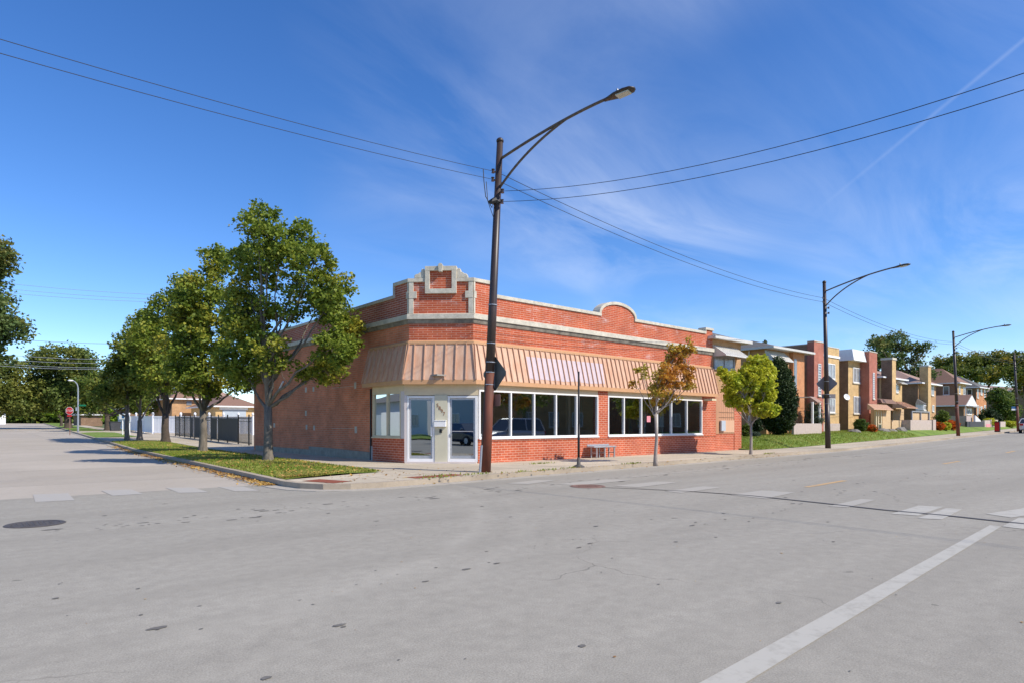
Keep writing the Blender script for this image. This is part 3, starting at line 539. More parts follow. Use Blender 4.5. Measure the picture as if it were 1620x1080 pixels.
# ------------------------------------------------------------------ manholes
def manhole(px, py, r, m, label):
    p = gq(px, py); t = root('manhole_cover', (p.x, p.y, 0), label, 'manhole cover')
    mb = MB(); n = 32
    for k in range(n):
        a0, a1 = 2*math.pi*k/n, 2*math.pi*(k + 1)/n
        P = lambda a, q, z: (p.x + q*math.cos(a), p.y + q*math.sin(a), z)
        mb.add([P(a0, r, .004), P(a1, r, .004), P(a1, r - .02, .014), P(a0, r - .02, .014), P(a0, r - .07, .014), P(a1, r - .07, .014), P(a1, r - .08, .004), P(a0, r - .08, .004)], [(0, 1, 2, 3), (3, 2, 5, 4), (4, 5, 6, 7)])
    build('rim', mb, m, t, uv=False)
    mb = MB().disc((p.x, p.y), r - .085, .003, .010)
    for i in range(-4, 5):
        for j in range(-4, 5):
            if i*i + j*j < 17: mb.box(p.x + i*r*.17 - .02, p.x + i*r*.17 + .02, p.y + j*r*.17 - .02, p.y + j*r*.17 + .02, .010, .014)
    build('lid', mb, m, t, uv=False)
manhole(56, 828, .36, M['iron'], 'dark manhole cover in the asphalt at the far left')
manhole(930, 768.5, .40, M['ironrust'], 'rusty manhole cover beside the tar seam on the road')  # the tar seam starts at this cover

# ------------------------------------------------------------------ the corner shop
Rc, Lc = (13.08, 16.80), (11.55, 18.33); q2 = math.sqrt(.5); XE = 27.78; YB = 32.6
Fr = frame(Rc, (1, 0), (0, -1)); Sd = frame(Lc, (0, 1), (-1, 0)); Ch = frame(Lc, (q2, -q2), (-q2, -q2)); WCH = math.dist(Rc, Lc)
R2, L2 = (13.13, 16.62), (11.39, 18.28 + .08)
ZC = 5.72      # under the coping
sx = lambda px: X(px, 16.8) - Rc[0]
shop = root('corner_shop', (12.3, 17.6, .12), 'long red brick corner shop with copper coloured awning and stone trimmed parapet', 'shop')
# front wall upper part with stepped and arched parapet
arch0, arch1 = 6.45, 8.62; ac = (arch0 + arch1)/2; ar = (arch1 - arch0)/2
arch = [(ac - ar*math.cos(math.pi*i/16), ZC + .10 + .46*math.sin(math.pi*i/16)) for i in range(17)]
LEN = XE - Rc[0]
top = [(0, 6.15), (.88, 6.15), (.88, ZC), (arch0, ZC)] + arch + [(arch1, ZC), (LEN - .62, ZC), (LEN - .62, ZC + .2), (LEN, ZC + .2)]
fw = MB().outline(Fr, [(0, 4.98)] + [(LEN, 4.98)] + top[::-1], -.3, 0)
build('parapet_wall', fw, M['brick_front'], shop)
build('wall', MB().fbox(Fr, 0, LEN, 2.5, 4.8, -.3, 0), M['brick_front'], shop)
cw = MB().outline(Ch, [(0, 4.98), (WCH, 4.98), (WCH, 6.15), (0, 6.15)], -.3, 0)
cc = WCH/2
cw.fbox(Ch, cc - .53, cc + .53, 6.15, 6.55, -.3, 0)
build('corner_wall', cw, M['brick_front'], shop)
build('corner_wall', MB().fbox(Ch, 0, WCH, 2.5, 4.8, -.3, 0), M['brick_front'], shop)
# side wall
SL = YB - Lc[1]; step = .90
sw = MB().outline(Sd, [(0, 4.98), (SL, 4.98), (SL, 5.62), (step, 5.74), (step, 6.15), (0, 6.15)], -.3, 0)
build('side_parapet', sw, M['brick_top'], shop)
sw = MB().fbox(Sd, 0, 2.6, 2.5, 4.8, -.3, 0); sw.fbox(Sd, 2.6, SL, .1, 4.8, -.3, 0)
sw.fbox(Sd, 2.15, 2.6, .1, 2.5, -.3, -.02)
build('side_wall', sw, M['brick_side'], shop)
rw = MB().box(11.56, XE, YB, YB + .3, .1, 5.5); rw.box(XE - .3, XE, 17.11, YB, .1, 5.5)
build('rear_wall', rw, M['brick_side'], shop)
build('roof', MB().prism([(11.86, 18.6), (13.3, 17.12), (XE - .31, 17.12), (XE - .31, YB - .01), (11.86, YB - .01)], 4.7, 4.9), M['roofgravel'], shop)
# stone band with a darker, mottled moulding below, swept round the corner
pathm = [(11.55, YB), Lc, Rc, (XE, 16.80)]
pathr = [(p[0], p[1]) for p in pathm]
band = MB(); sweep(band, pathr, [(-.3, 4.90), (.11, 4.90), (.11, 5.06), (.02, 5.09), (-.3, 5.09)]); 
# offsets to the right of travel (south/west) are outward here
build('stone_band', band, M['stone'], shop)
b2 = MB(); sweep(b2, pathr, [(-.28, 4.76), (.035, 4.76), (.075, 4.897), (-.28, 4.897)]); build('dark_moulding', b2, M['stone_dark'], shop)
# coping along every top edge
cp = MB()
def coping(F, pts, w=.10, o0=-.34, o1=.05):
    P = [Vector((a, b)) for a, b in pts]
    for i, (a, b) in enumerate(zip(P, P[1:])):
        t = (b - a).normalized(); n = Vector((-t.y, t.x))
        if n.y < -.01: n = -n
        d = n*w
        e0 = a; e1 = b
        cp.outline(F, [(e0.x, e0.y), (e1.x, e1.y), (e1.x + d.x, e1.y + d.y), (e0.x + d.x, e0.y + d.y)], o0 - .002*(i % 2), o1 + .002*(i % 2))
coping(Fr, [(.0, 6.15), (.93, 6.15)], .12); cp.fbox(Fr, .881, .955, 5.845, 6.15, -.335, .045)
cp.fbox(Fr, .885, arch0 + .02, ZC + .001, ZC + .12, -.34, .05); cp.fbox(Fr, arch1 - .02, LEN - .6, ZC + .001, ZC + .12, -.34, .05); cp.fbox(Fr, LEN - .68, LEN + .04, ZC + .201, ZC + .31, -.36, .06); cp.fbox(Fr, LEN - .67, LEN - .621, ZC + .12, ZC + .2, -.33, .055)
for i in range(16):
    a, b = arch[i], arch[i + 1]; n = lambda p: Vector(((p[0] - ac)/ar**2, (p[1] - ZC - .10)/.46**2)).normalized()*.12
    na, nb = n(a) if i else Vector((-.12, .0)), n(b) if i < 15 else Vector((.12, 0))
    cp.outline(Fr, [a, b, (b[0] + nb.x, b[1] + nb.y), (a[0] + na.x, a[1] + na.y)], -.34, .052)
cp.fbox(Fr, arch0 - .125, arch0 - .001, ZC + .122, ZC + .13, -.34, .05)
coping(Sd, [(-.0, 6.15), (step + .06, 6.15)], .12); cp.fbox(Sd, step + .001, step + .075, 5.84, 6.15, -.335, .045)
coping(Sd, [(step + .003, 5.742), (SL, 5.622)], .11)
cp.fbox(Ch, -.04, cc - .532, 6.151, 6.27, -.32, .053); cp.fbox(Ch, cc + .532, WCH + .04, 6.151, 6.27, -.32, .053)
build('coping', cp, M['stone'], shop, bevel=.008)
# corner ornament: framed panel, keystone, scrolls, quoins
of = MB(); a0, a1, z0, z1 = cc - .53, cc + .53, 5.75, 6.66
of.fbox(Ch, a0, a1, z0, z0 + .16, 0, .09); of.fbox(Ch, a0, a1, z1 - .15, z1, -.31, .09); of.fbox(Ch, a0, a0 + .16, z0 + .16, z1 - .15, 0, .088); of.fbox(Ch, a1 - .16, a1, z0 + .16, z1 - .15, 0, .088)
pass
build('panel_frame', of, M['stone'], shop, bevel=.008)
ks = MB().outline(Ch, [(cc - .055, 6.46), (cc + .055, 6.46), (cc + .085, 6.68), (cc + .04, 6.74), (cc - .04, 6.74), (cc - .085, 6.68)], -.1, .15)
build('keystone', ks, M['stone'], shop, bevel=.01)
for sgn in (-1, 1):
    def U(d): return cc + sgn*d
    pts = [(U(.528), 6.275), (U(.90), 6.275), (U(.90), 6.37), (U(.84), 6.42), (U(.78), 6.42), (U(.74), 6.46), (U(.68), 6.48), (U(.655), 6.58), (U(.60), 6.60), (U(.528), 6.55)]
    if sgn < 0: pts = pts[::-1]
    build('scroll_stone', MB().outline(Ch, pts, -.2, .03), M['stone'], shop, bevel=.02)
    q = MB(); e = 0 if sgn < 0 else WCH
    w1, w2 = (.0, .155), (.0, .265)
    for (w, za, zb, o) in ((w1, 5.091, 5.60, .04), (w2, 5.60, 5.83, .05), (w1, 5.83, 6.15, .04)):
        s0, s1 = (e + w[0], e + w[1]) if sgn < 0 else (e - w[1], e - w[0]); q.fbox(Ch, s0, s1, za, zb, 0, o)
        Fside = Sd if sgn < 0 else Fr; q.fbox(Fside, 0, w[1]*.42, za, zb, 0, o)
    build('quoin', q, M['stone'], shop, bevel=.006)
# awning: mitred sloping sheet, fascia, seams
AW, AZ0, AZ1, AO = .33, 2.88, 4.09, .03
pa = [(11.55, 20.95), Lc, Rc, (XE - .03, 16.80)]
aw = root('x', (0, 0, 0), 'x', 'x'); bpy.data.objects.remove(aw)
sh = MB(); sweep(sh, pa, [(.0, AZ0 + .02), (AW, AZ0), (AO, AZ1), (.0, AZ1)])
awn = build('awning', sh, M['copper'], shop)
fa = MB(); sweep(fa, pa, [(AW - .03, AZ0 - .145), (AW + .012, AZ0 - .145), (AW + .012, AZ0 - .002), (AW - .03, AZ0 - .002)]); sweep(fa, pa, [(.0, AZ0 - .13), (AW - .035, AZ0 - .13), (AW - .035, AZ0 - .10), (0., AZ0 - .10)])
build('fascia', fa, M['copper2'], awn)
fl = MB(); sweep(fl, pa, [(.0, AZ1 + .003), (.06, AZ1 - .012), (.06, AZ1 + .07), (.0, AZ1 + .11)]); build('top_flashing', fl, M['copper2'], awn)
ri = MB()
def seams(a, b, ca, cb, n, mbx):
    # a,b plan ends at wall; ca,cb plan ends at the lip
    for i in range(n + 1):
        t = i/n if n else 0; lo = Vector(ca).lerp(Vector(cb), t)
        a_, b_ = Vector(a), Vector(b); tt = (b_ - a_).normalized(); s = (lo - a_).dot(tt); s = max(.02, min((b_ - a_).length - .02, s)); hi = a_ + tt*s
        nrm = Vector((tt.y, -tt.x)); hi = hi + nrm*AO
        w = tt*.012; up = Vector((nrm.x*.048, nrm.y*.048)); uz = .014
        B = [(lo.x - w.x, lo.y - w.y, AZ0), (lo.x + w.x, lo.y + w.y, AZ0), (hi.x + w.x, hi.y + w.y, AZ1), (hi.x - w.x, hi.y - w.y, AZ1)]
        mbx.hexa(B, [(x + up.x, y + up.y, z + uz) for x, y, z in B])
lip = offset_path(pa, AW)
seams(pa[0], pa[1], lip[0], lip[1], 8, ri); seams(pa[1], pa[2], lip[1], lip[2], 7, ri); seams(pa[2], pa[3], lip[2], lip[3], 56, ri)
build('standing_seams', ri, M['rib'], awn)
# bare lilac sheets where a sign was taken down
la0, la1 = X(839, 16.4), X(960, 16.4); lc = MB()
def onaw(x, z, e=.006): 
    t = (z - AZ0)/(AZ1 - AZ0); o = AW + (AO - AW)*t; return (x, 16.80 - o - e, z + e*.4)
rnd = random.Random(2); n = 26
dx = (la1 - la0)/n
V = []; 
for i in range(n + 1):
    x = la0 + dx*i; V += [onaw(x, AZ0 + .10 + rnd.uniform(0, .05)), onaw(x + .07, AZ1 - .27)]
lc.add(V, [(2*i, 2*i + 2, 2*i + 3, 2*i + 1) for i in range(n)]); build('bare_sheets', lc, M['lilac'], awn)
# storefront below the awning
F2 = frame(R2, (1, 0), (0, -1)); S2 = frame(L2, (0, 1), (-1, 0)); W2 = math.dist(R2, L2); tq = ((R2[0] - L2[0])/W2, (R2[1] - L2[1])/W2); C2 = frame(L2, tq, (tq[1], -tq[0]))
s2 = lambda px: X(px, 16.62) - R2[0]
SILL, HEAD = .95, 2.46; sp0, sp1 = s2(946.5), s2(961.5); wend = s2(1111)
kw = MB().fbox(F2, .03, XE - R2[0], .1, SILL - .10, -.25, 0); kw.fbox(F2, .03, XE - R2[0] + .0, SILL - .10, SILL - .02, -.25, .025)
kw.fbox(F2, wend, XE - R2[0], SILL - .02, 2.74, -.25, .0); kw.fbox(F2, sp0, sp1, SILL - .02, 2.74, -.25, .004)
build('knee_wall', kw, M['brick_knee'], shop)
se = 2.14
ks_ = MB().fbox(S2, .0, se, .1, SILL - .1, -.2, 0); ks_.fbox(S2, .0, se, SILL - .1, SILL - .02, -.2, .02); ks_.fbox(C2, -.0, .0 + .02, .1, SILL - .02, -.2, .0)
build('side_knee_wall', ks_, M['brick_knee'], shop)
hd = MB().fbox(F2, .0, sp0 - .005, HEAD + .1, 2.86, -.2, -.01); hd.fbox(F2, sp1 + .005, wend - .005, HEAD + .1, 2.86, -.2, -.01); hd.fbox(C2, 0, W2, 2.38, 2.86, -.25, 0); hd.fbox(S2, 0, se, HEAD + .06, 2.86, -.2, .01)
build('header_board', hd, M['cream'], shop)
def storefront(name, F, u0, u1, divs, z0, z1, fm, gm, parent, fw_=.055, o=.0, sillm=True):
    fr = MB(); fr.fbox(F, u0, u1, z0, z0 + fw_, -.1, .02 + o); fr.fbox(F, u0, u1, z1 - fw_, z1, -.1, .02 + o)
    es = [u0] + divs + [u1]
    for i, u in enumerate(es):
        a, b = (u, u + fw_) if i == 0 else ((u - fw_, u) if i == len(es) - 1 else (u - fw_/2, u + fw_/2)); fr.fbox(F, a, b, z0 + fw_, z1 - fw_, -.095, .018 + o)
    if sillm: fr.fbox(F, u0 - .02, u1 + .02, z0 - .045, z0, -.05, .06 + o)
    f = build(name, fr, fm, parent, bevel=.004)
    for i in range(len(es) - 1):
        a, b = es[i] + fw_/2, es[i + 1] - fw_/2
        if i == 0: a = es[i] + fw_
        if i == len(es) - 2: b = es[i + 1] - fw_
        build('pane', MB().add([F(a, z0 + fw_, -.045), F(b, z0 + fw_, -.045), F(b, z1 - fw_, -.045), F(a, z1 - fw_, -.045)], [(0, 1, 2, 3)]), gm, f, uv=False)
    return f
storefront('window', F2, .06, sp0 - .01, [s2(808.5), s2(845.5), s2(880), s2(912.5)], SILL, HEAD + .1, M['white'], M['glasswin'], shop)
storefront('window', F2, sp1 + .01, wend - .01, [s2(987.4), s2(1015), s2(1040), s2(1062.5), s2(1087)], SILL, HEAD + .1, M['white'], M['glasswin'], shop)
storefront('window', S2, .22, se - .02, [1.12], SILL + .02, HEAD + .06, M['cream'], M['glassside'], shop)
build('corner_post', MB().fbox(S2, 0, .215, SILL - .02, HEAD + .06, -.2, .012).fbox(C2, 0, .09, .13, 2.38, -.2, .01), M['pinkwhite'], shop)
# entrance: two doors and the pillar between
cs = lambda px: (px - 641.5)/(756 - 641.5)*W2
def door(u0, u1, handle, bar):
    fr = MB(); zb, zt = .17, 2.36; w = .075
    for a, b, c, d in ((u0, u0 + w, zb, zt), (u1 - w, u1, zb, zt), (u0 + w, u1 - w, zt - w, zt), (u0 + w, u1 - w, zb, zb + .10)): fr.fbox(C2, a, b, c, d, -.12, .01)
    d = build('door', fr, M['white'], shop, bevel=.004)
    lf = MB(); v = .055; a0, a1 = u0 + w + .006, u1 - w - .006
    for a, b, c, e in ((a0, a0 + v, zb + .11, zt - w - .006), (a1 - v, a1, zb + .11, zt - w - .006), (a0 + v, a1 - v, zt - w - .06, zt - w - .006), (a0 + v, a1 - v, zb + .11, zb + .2)): lf.fbox(C2, a, b, c, e, -.1, -.05)
    build('leaf', lf, M['galv'], d)
    build('pane', MB().add([C2(a0 + v, zb + .2, -.07), C2(a1 - v, zb + .2, -.07), C2(a1 - v, zt - w - .06, -.07), C2(a0 + v, zt - w - .06, -.07)], [(0, 1, 2, 3)]), M['glassdoor'], d, uv=False)
    hb = MB()
    if bar: hb.tube([C2(a0 + v, 1.18, -.02), C2(a1 - v, 1.18, -.02)], .014)
    hb.fbox(C2, (a1 - .05) if handle > 0 else a0, a1 if handle > 0 else a0 + .05, 1.02, 1.34 if not bar else 1.10, -.05, .03)
    build('handle', hb, M['galv'] if bar else M['white'], d)
door(cs(645), cs(689), 1, False); door(cs(709), cs(755.6), -1, True)
build('pillar', MB().fbox(C2, cs(689.4), cs(708.6), .13, 2.38, -.3, .035), M['cream2'], shop, bevel=.004)
build('threshold', MB().fbox(C2, .05, W2 - .02, .10, .168, -.3, .16), M['pinkwhite'], shop)
mbx = MB().fbox(C2, cs(689), cs(707.5), 1.33, 1.52, .036, .15); mbx.outline(C2, [(cs(688.6), 1.522), (cs(708), 1.522), (cs(708), 1.545), (cs(688.6), 1.545)], .036, .165)
build('mailbox', mbx, M['white'], shop, bevel=.008)
build('keypad', MB().fbox(C2, cs(696.8), cs(700.8), 1.13, 1.25, .036, .06), M['dark'], shop, bevel=.004)
for i, ch in enumerate('5897'):
    p = C2(cs(693.8 + 3.3*i), 2.04 - .095*i, .037); text('house_number', ch, .17, M['brass'], shop, p, tq, .006)
# inside: floor, back wall, some white posts so the panes are not blank
inn = MB().box(11.9, XE - .35, 18.6, 18.62, .0, .01); inn = MB().prism([(11.9, 18.8), (13.3, 17.2), (XE - .35, 17.2), (XE - .35, 25), (11.9, 25)], .10, .16)
build('floor', inn, M['darkfloor'], shop)
iw = MB().box(11.9, XE - .35, 25, 25.1, .16, 4.6); iw.box(11.9, XE - .35, 17.2, 25, 3.0, 3.05); build('inner_wall', iw, M['interior'], shop)
for x_, y_ in ((16.2, 20.4), (20.6, 19.6), (22.1, 18.6), (24.6, 18.5), (25.6, 18.2)): build('inner_post', MB().box(x_, x_ + .14, y_, y_ + .14, .16, 3.0), M['intpost'], shop)
build('counter', MB().box(21, 24.2, 20.8, 21.4, .16, 1.15), M['interior'], shop)
# bits on the side wall
ys = lambda px: Yy(px, 11.55) - Lc[1]
for px, py, w, h in ((484, 616, .18, .22), (496, 615, .16, .2), (562, 609, .17, .24), (484, 653, .16, .22), (485, 675, .16, .2), (497, 676, .15, .2), (563, 679, .18, .26), (434, 672, .2, .2)):
    z = ZX(px, py, 11.55); build('mortar_patch', MB().fbox(Sd, ys(px) - w/2, ys(px) + w/2, z - h/2, z + h/2, 0, .006), M['stone'], shop)
build('foundation', MB().outline(Sd, [(2.62, .1), (ys(490), .1), (ys(490), .48), (2.62, .40)], 0, .045).outline(Sd, [(ys(490) + .01, .1), (SL, .1), (SL, .36), (ys(490) + .01, .34)], 0, .02), M['bluegrey'], shop)
build('downpipe', MB().tube([Sd(2.50, .1, .05), Sd(2.50, 2.7, .05)], .035), M['dark'], shop)
build('pipe_casing', MB().fbox(Sd, 2.17, 2.58, .1, .62, -.02, .06), M['concrete'], shop, bevel=.01)
build('conduit', MB().tube([Sd(ys(441), ZX(441, 621, 11.55), .05), Sd(ys(450), ZX(450, 603, 11.55), .05)], .05), M['white'], shop)
for (a, b, c, d) in ((ys(560), ys(525), 1.25, 1.262), (ys(560), ys(525), 2.86, 2.872)): build('infill_joint', MB().fbox(Sd, min(a, b), max(a, b), c, d, 0, .004), M['stone'], shop)
zx = 1.4 + (HOR - 662)*DY(1027, 16.62)/FPX; build('notice', MB().fbox(F2, s2(1024.5), s2(1030), zx - .13, zx + .13, -.043, -.03), M['pinksign'], shop)
build('wall_lamp', MB().fbox(F2, s2(1113), s2(1120), 2.52, 2.62, 0, .45), M['cream'], shop)

# ------------------------------------------------------------------ metal bench at the shop wall
bn = root('bench', (19.0, 16.3, .12), 'low grey bench standing against the brick wall below the shop windows', 'bench')
bx0, bx1 = X(934, 16.3), X(969, 16.3)
build('seat', MB().box(bx0, bx1, 16.1, 16.5, .52, .575).box(bx0 + .01, bx1 - .01, 16.46, 16.5, .576, .64), M['galv'], bn, bevel=.01)
for u in (bx0 + .2, (bx0 + bx1)/2 + .02, bx1 - .06): build('leg', MB().box(u - .025, u + .025, 16.14, 16.18, .12, .52).box(u - .022, u + .022, 16.42, 16.46, .12, .518).box(u - .02, u + .02, 16.18, 16.42, .3, .33), M['galv'], bn)

# ------------------------------------------------------------------ foliage
def leaves(clumps, per, size, spread, rng, flat_=.75):
    """clumps: (n,3) centres -> mesh of small folded leaves"""
    n = len(clumps)*per; c = np.repeat(np.array(clumps), per, 0)
    g = rng.normal(0, 1, (n, 3)); g /= np.linalg.norm(g, axis=1)[:, None] + 1e-9
    sp = np.repeat(np.array(spread), per) if np.ndim(spread) else spread*np.ones(n)
    c = c + g*(rng.random(n)**.5 * sp)[:, None]*np.array([1, 1, flat_])
    a = rng.normal(0, 1, (n, 3)); a[:, 2] *= .55; a /= np.linalg.norm(a, axis=1)[:, None]
    b = rng.normal(0, 1, (n, 3)); b = np.cross(a, b); b /= np.linalg.norm(b, axis=1)[:, None]
    s = size*(.65 + .7*rng.random(n))[:, None]; nn = np.cross(a, b)*s*.18
    v = np.stack([c - a*s*.5, c + b*s*.36 + nn, c + a*s*.5, c - b*s*.36 + nn], 1).reshape(-1, 3)
    return v
def quadmesh(name, v, m, parent=None, org=(0, 0, 0), **kw):
    n = len(v)//4; me = bpy.data.meshes.new(name); me.vertices.add(4*n); me.vertices.foreach_set('co', (v - np.array(org)).astype(np.float32).ravel())
    me.loops.add(4*n); me.loops.foreach_set('vertex_index', np.arange(4*n, dtype=np.int32)); me.polygons.add(n); me.polygons.foreach_set('loop_start', np.arange(0, 4*n, 4, dtype=np.int32)); me.polygons.foreach_set('loop_total', np.full(n, 4, np.int32))
    me.update(calc_edges=True); me.materials.append(m)
    o = bpy.data.objects.new(name, me); col.objects.link(o); o.parent = parent
    for k, val in kw.items(): o[k] = val
    return o
def tree(name, px, py, lobes, label, cat, group, m, bark, trunk_r, fork_py, seed, d=None, dens=1., leaf=.13, cl=.38, per=34, h=.14, lean=0, zb=None, fill=.5, depthr=1., twigs=True, trunk_top=None):
    """lobes: (px, py, rx, ry[, density[, depth shift]]) of the crown as the photograph shows them, at the trunk's depth"""
    rng = np.random.default_rng(seed)
    if d is None: P, d = gp(px, py, h)
    else: x, y = W(px, d); P = Vector((x, y, G(x, y) + h))
    sc = d/FPX; t = root(name, P, label, cat, group)
    rt, fw_ = np.array([RX, RY, 0]), np.array([FX, FY, 0]); P0 = np.array(P)
    def at(px_, py_, dd=0.): r = (px_ - 810)*sc; return rt*r + fw_*(d + dd) + np.array([0, 0, CZ + (HOR - py_)*sc])
    lob = []; span = max(l[0] + l[2] for l in lobes) - min(l[0] - l[2] for l in lobes)
    for l in lobes:
        dd = l[5] if len(l) > 5 else rng.uniform(-.22, .22)*span*sc
        c = at(l[0], l[1], dd); r = np.array([l[2]*sc, max(l[2], l[3])*.95*sc*depthr, l[3]*sc]); lob.append((c, r, l[4] if len(l) > 4 else 1.))
    fork = at(px + lean, fork_py); tr = MB(); base = P0.copy()
    allz = max(c[2] + r[2] for c, r, _ in lob); ctr = sum(c for c, r, _ in lob)/len(lob)
    mid = (base + fork)/2 + rt*rng.uniform(-.04, .04)
    tr.tube([base - [0, 0, .15], base + [0, 0, .05], base + [0, 0, .25], mid, fork], [trunk_r*1.5, trunk_r*1.35, trunk_r*1.08, trunk_r*.95, trunk_r*.85], 12)
    # leader and limbs
    samples = []
    top = max(lob, key=lambda q: q[0][2]); 
    def limb(a, b, r0, r1, n=7, sag=.12):
        pts = []; L_ = np.linalg.norm(b - a); bend = rng.normal(0, .05, 3)*L_; 
        for i in range(n + 1):
            u = i/n; p = a + (b - a)*u + bend*math.sin(math.pi*u) - np.array([0, 0, sag*L_*math.sin(math.pi*u)*.5]) + rng.normal(0, .012, 3)*L_*(0 < i < n); pts.append(p)
        rr = [r0 + (r1 - r0)*(i/n)**.8 for i in range(n + 1)]
        tr.tube(pts, rr, 7, cap=False); 
        for p, q in zip(pts, rr): samples.append((p, q))
        return pts
    lead = limb(fork, top[0] + [0, 0, top[1][2]*.5], trunk_r*.62, trunk_r*.08, 10, 0)
    for c, r, _ in lob:
        if c is top[0]: continue
        hgt = np.clip((c[2] - fork[2])/(allz - fork[2] + 1e-6), 0, 1); k = int(np.clip(hgt*5 - 1, 0, 6)) if rng.random() < .6 else 0
        st = lead[k] if k else fork - np.array([0, 0, (fork[2] - base[2])*rng.uniform(0, .12)])
        limb(np.array(st), c + rng.normal(0, .12, 3)*r, trunk_r*(.5 - .05*k), trunk_r*.09, 7, .18)
    # clumps
    cls = []; crs = []
    for c, r, dn in lob:
        vol = r[0]*r[1]*r[2]; n = max(4, int(dens*dn*11*(vol**.72)/(cl**2.1)*.16*1.6))
        for _ in range(n):
            u = rng.normal(0, 1, 3); u /= np.linalg.norm(u); q = rng.uniform(fill**3, 1)**(1/3)*rng.uniform(.86, 1.10)
            e = np.maximum(r - cl*.35, r*.5); p = c + u[0]*rt*e[0]*q + u[1]*fw_*e[1]*q + np.array([0, 0, u[2]*e[2]*q]); cls.append(p); crs.append(cl*rng.uniform(.6, 1.35))
    if twigs:
        SP = np.array([s[0] for s in samples])
        for p in cls[::2]:
            dv = SP - p; dist = np.linalg.norm(dv + [0, 0, .4], axis=1); i = int(np.argmin(dist)); a = SP[i]; rr = min(samples[i][1]*.5, trunk_r*.12)
            m_ = (a + p)/2 + rng.normal(0, .06, 3) - [0, 0, .05]; tr.tube([a, m_, p], [max(.006, rr), max(.005, rr*.6), .004], 4, cap=False)
    build('trunk', tr, bark, t, smooth=True, uv=False)
    v = leaves(cls, per, leaf, crs, rng); quadmesh('crown', v, m, t, org=P)
    return t
def bush(name, c, r, label, cat, m, seed, n=60, per=30, leaf=.07, group=None, cone=0., cl=.16, stem=True):
    rng = np.random.default_rng(seed); P = Vector((c[0], c[1], c[2])); t = root(name, P, label, cat, group); cls = []
    for _ in range(n):
        u = rng.normal(0, 1, 3); u /= np.linalg.norm(u); q = rng.uniform(.45, 1)
        z = c[2] + r[2]*(1 + u[2]*q); k = 1 - cone*max(0, (z - c[2])/(2*r[2]) - .25)/.75
        cls.append([c[0] + u[0]*q*r[0]*k, c[1] + u[1]*q*r[1]*k, z])
    quadmesh('foliage', leaves(cls, per, leaf, cl, rng), m, t, org=P)
    if stem: build('stem', MB().tube([(c[0], c[1], c[2] - .1), (c[0], c[1], c[2] + r[2])], [.05, .02], 6), M['bark_d'], t)
    return t
GR = 'street trees on the grass verge by the corner shop'
tree('street_tree', 424, 728.5, [(426, 366, 36, 36, .8), (476, 380, 36, 32, .85), (396, 415, 44, 38, 1.), (512, 425, 38, 38, .9), (536, 478, 38, 44, 1.1), (540, 520, 34, 34, 1.), (542, 555, 38, 36, 1.2), (455, 400, 36, 34, .8), (500, 468, 40, 40, .8), (505, 585, 42, 26, 1.1), (462, 470, 50, 50, .5), (395, 500, 46, 52, 1.1), (375, 570, 46, 40, 1.2), (435, 560, 44, 34, .7), (455, 420, 30, 30, .4), (365, 470, 34, 36, 1.)],
     'tallest street tree with forked grey trunk, nearest the corner shop wall', 'tree', GR, M['lf_g'], M['bark'], .15, 640, 11, dens=1.95, leaf=.125, cl=.31, per=44, fill=.4)
tree('street_tree', 321, 713.5, [(350, 420, 30, 32), (378, 392, 22, 22, .8), (330, 470, 42, 40), (345, 530, 48, 46), (300, 560, 44, 46), (335, 600, 48, 34), (375, 600, 30, 30, .8), (310, 500, 36, 36)],
     'second street tree from the shop, thick leafy crown over a short straight trunk', 'tree', GR, M['lf_g'], M['bark'], .17, 648, 12, dens=2.3, leaf=.16, cl=.42, per=46, fill=.3)
tree('street_tree', 262, 698, [(285, 455, 30, 30), (255, 490, 36, 36), (290, 520, 40, 40), (245, 550, 42, 42), (285, 590, 46, 36), (230, 590, 36, 34), (225, 520, 26, 30)],
     'third street tree from the shop, dark trunk forking in front of the white fence', 'tree', GR, M['lf_g'], M['bark_d'], .24, 655, 13, dens=2.3, leaf=.19, cl=.52, per=46, fill=.3)
tree('street_tree', 221, 694.5, [(222, 510, 22, 28), (232, 560, 28, 34), (215, 590, 34, 34), (240, 610, 28, 26), (205, 545, 22, 28)],
     'small street tree with V shaped trunk before the white fence end', 'tree', GR, M['lf_dk'], M['bark'], .17, 664, 14, dens=2.4, leaf=.2, cl=.55, per=42, fill=.3)
tree('street_tree', 201, 695, [(195, 560, 22, 30), (185, 600, 26, 34), (205, 610, 24, 30), (172, 625, 20, 24), (180, 580, 18, 24)],
     'leftmost street tree with a thin trunk beside the blue and white signs', 'tree', GR, M['lf_dk'], M['bark'], .15, 655, 15, dens=2.4, leaf=.2, cl=.55, per=42, fill=.3)
tree('street_tree', 1037, 731, [(1078, 562, 16, 26, .9), (1094, 548, 9, 17, .7), (1062, 560, 10, 20, .7), (1046, 592, 24, 20, .9), (1018, 586, 13, 12, .6), (1008, 604, 9, 8, .6), (1070, 598, 26, 22, .9), (1036, 618, 20, 14, .9), (1062, 626, 22, 12, .9), (1092, 610, 12, 8, .6), (1084, 586, 12, 12, .8), (1035, 636, 10, 12, .6)],
     'young maple with orange brown leaves in front of the shop windows', 'tree', 'young maples at the main street kerb', M['lf_or'], M['bark_p'], .055, 652, 21, dens=1.35, leaf=.10, cl=.14, per=18, h=.12, fill=.3)
tree('street_tree', 1188, 718, [(1196, 582, 24, 22), (1182, 600, 22, 22), (1152, 606, 18, 20), (1146, 590, 10, 12, .8), (1165, 628, 22, 20), (1195, 628, 30, 28), (1222, 590, 13, 15, .9), (1218, 625, 16, 20), (1205, 648, 20, 14), (1212, 605, 18, 18)],
     'young maple with yellow green leaves at the kerb past the shop', 'tree', 'young maples at the main street kerb', M['lf_yg'], M['bark_p'], .06, 668, 22, dens=2.6, leaf=.115, cl=.17, per=30, h=.12, fill=.35)
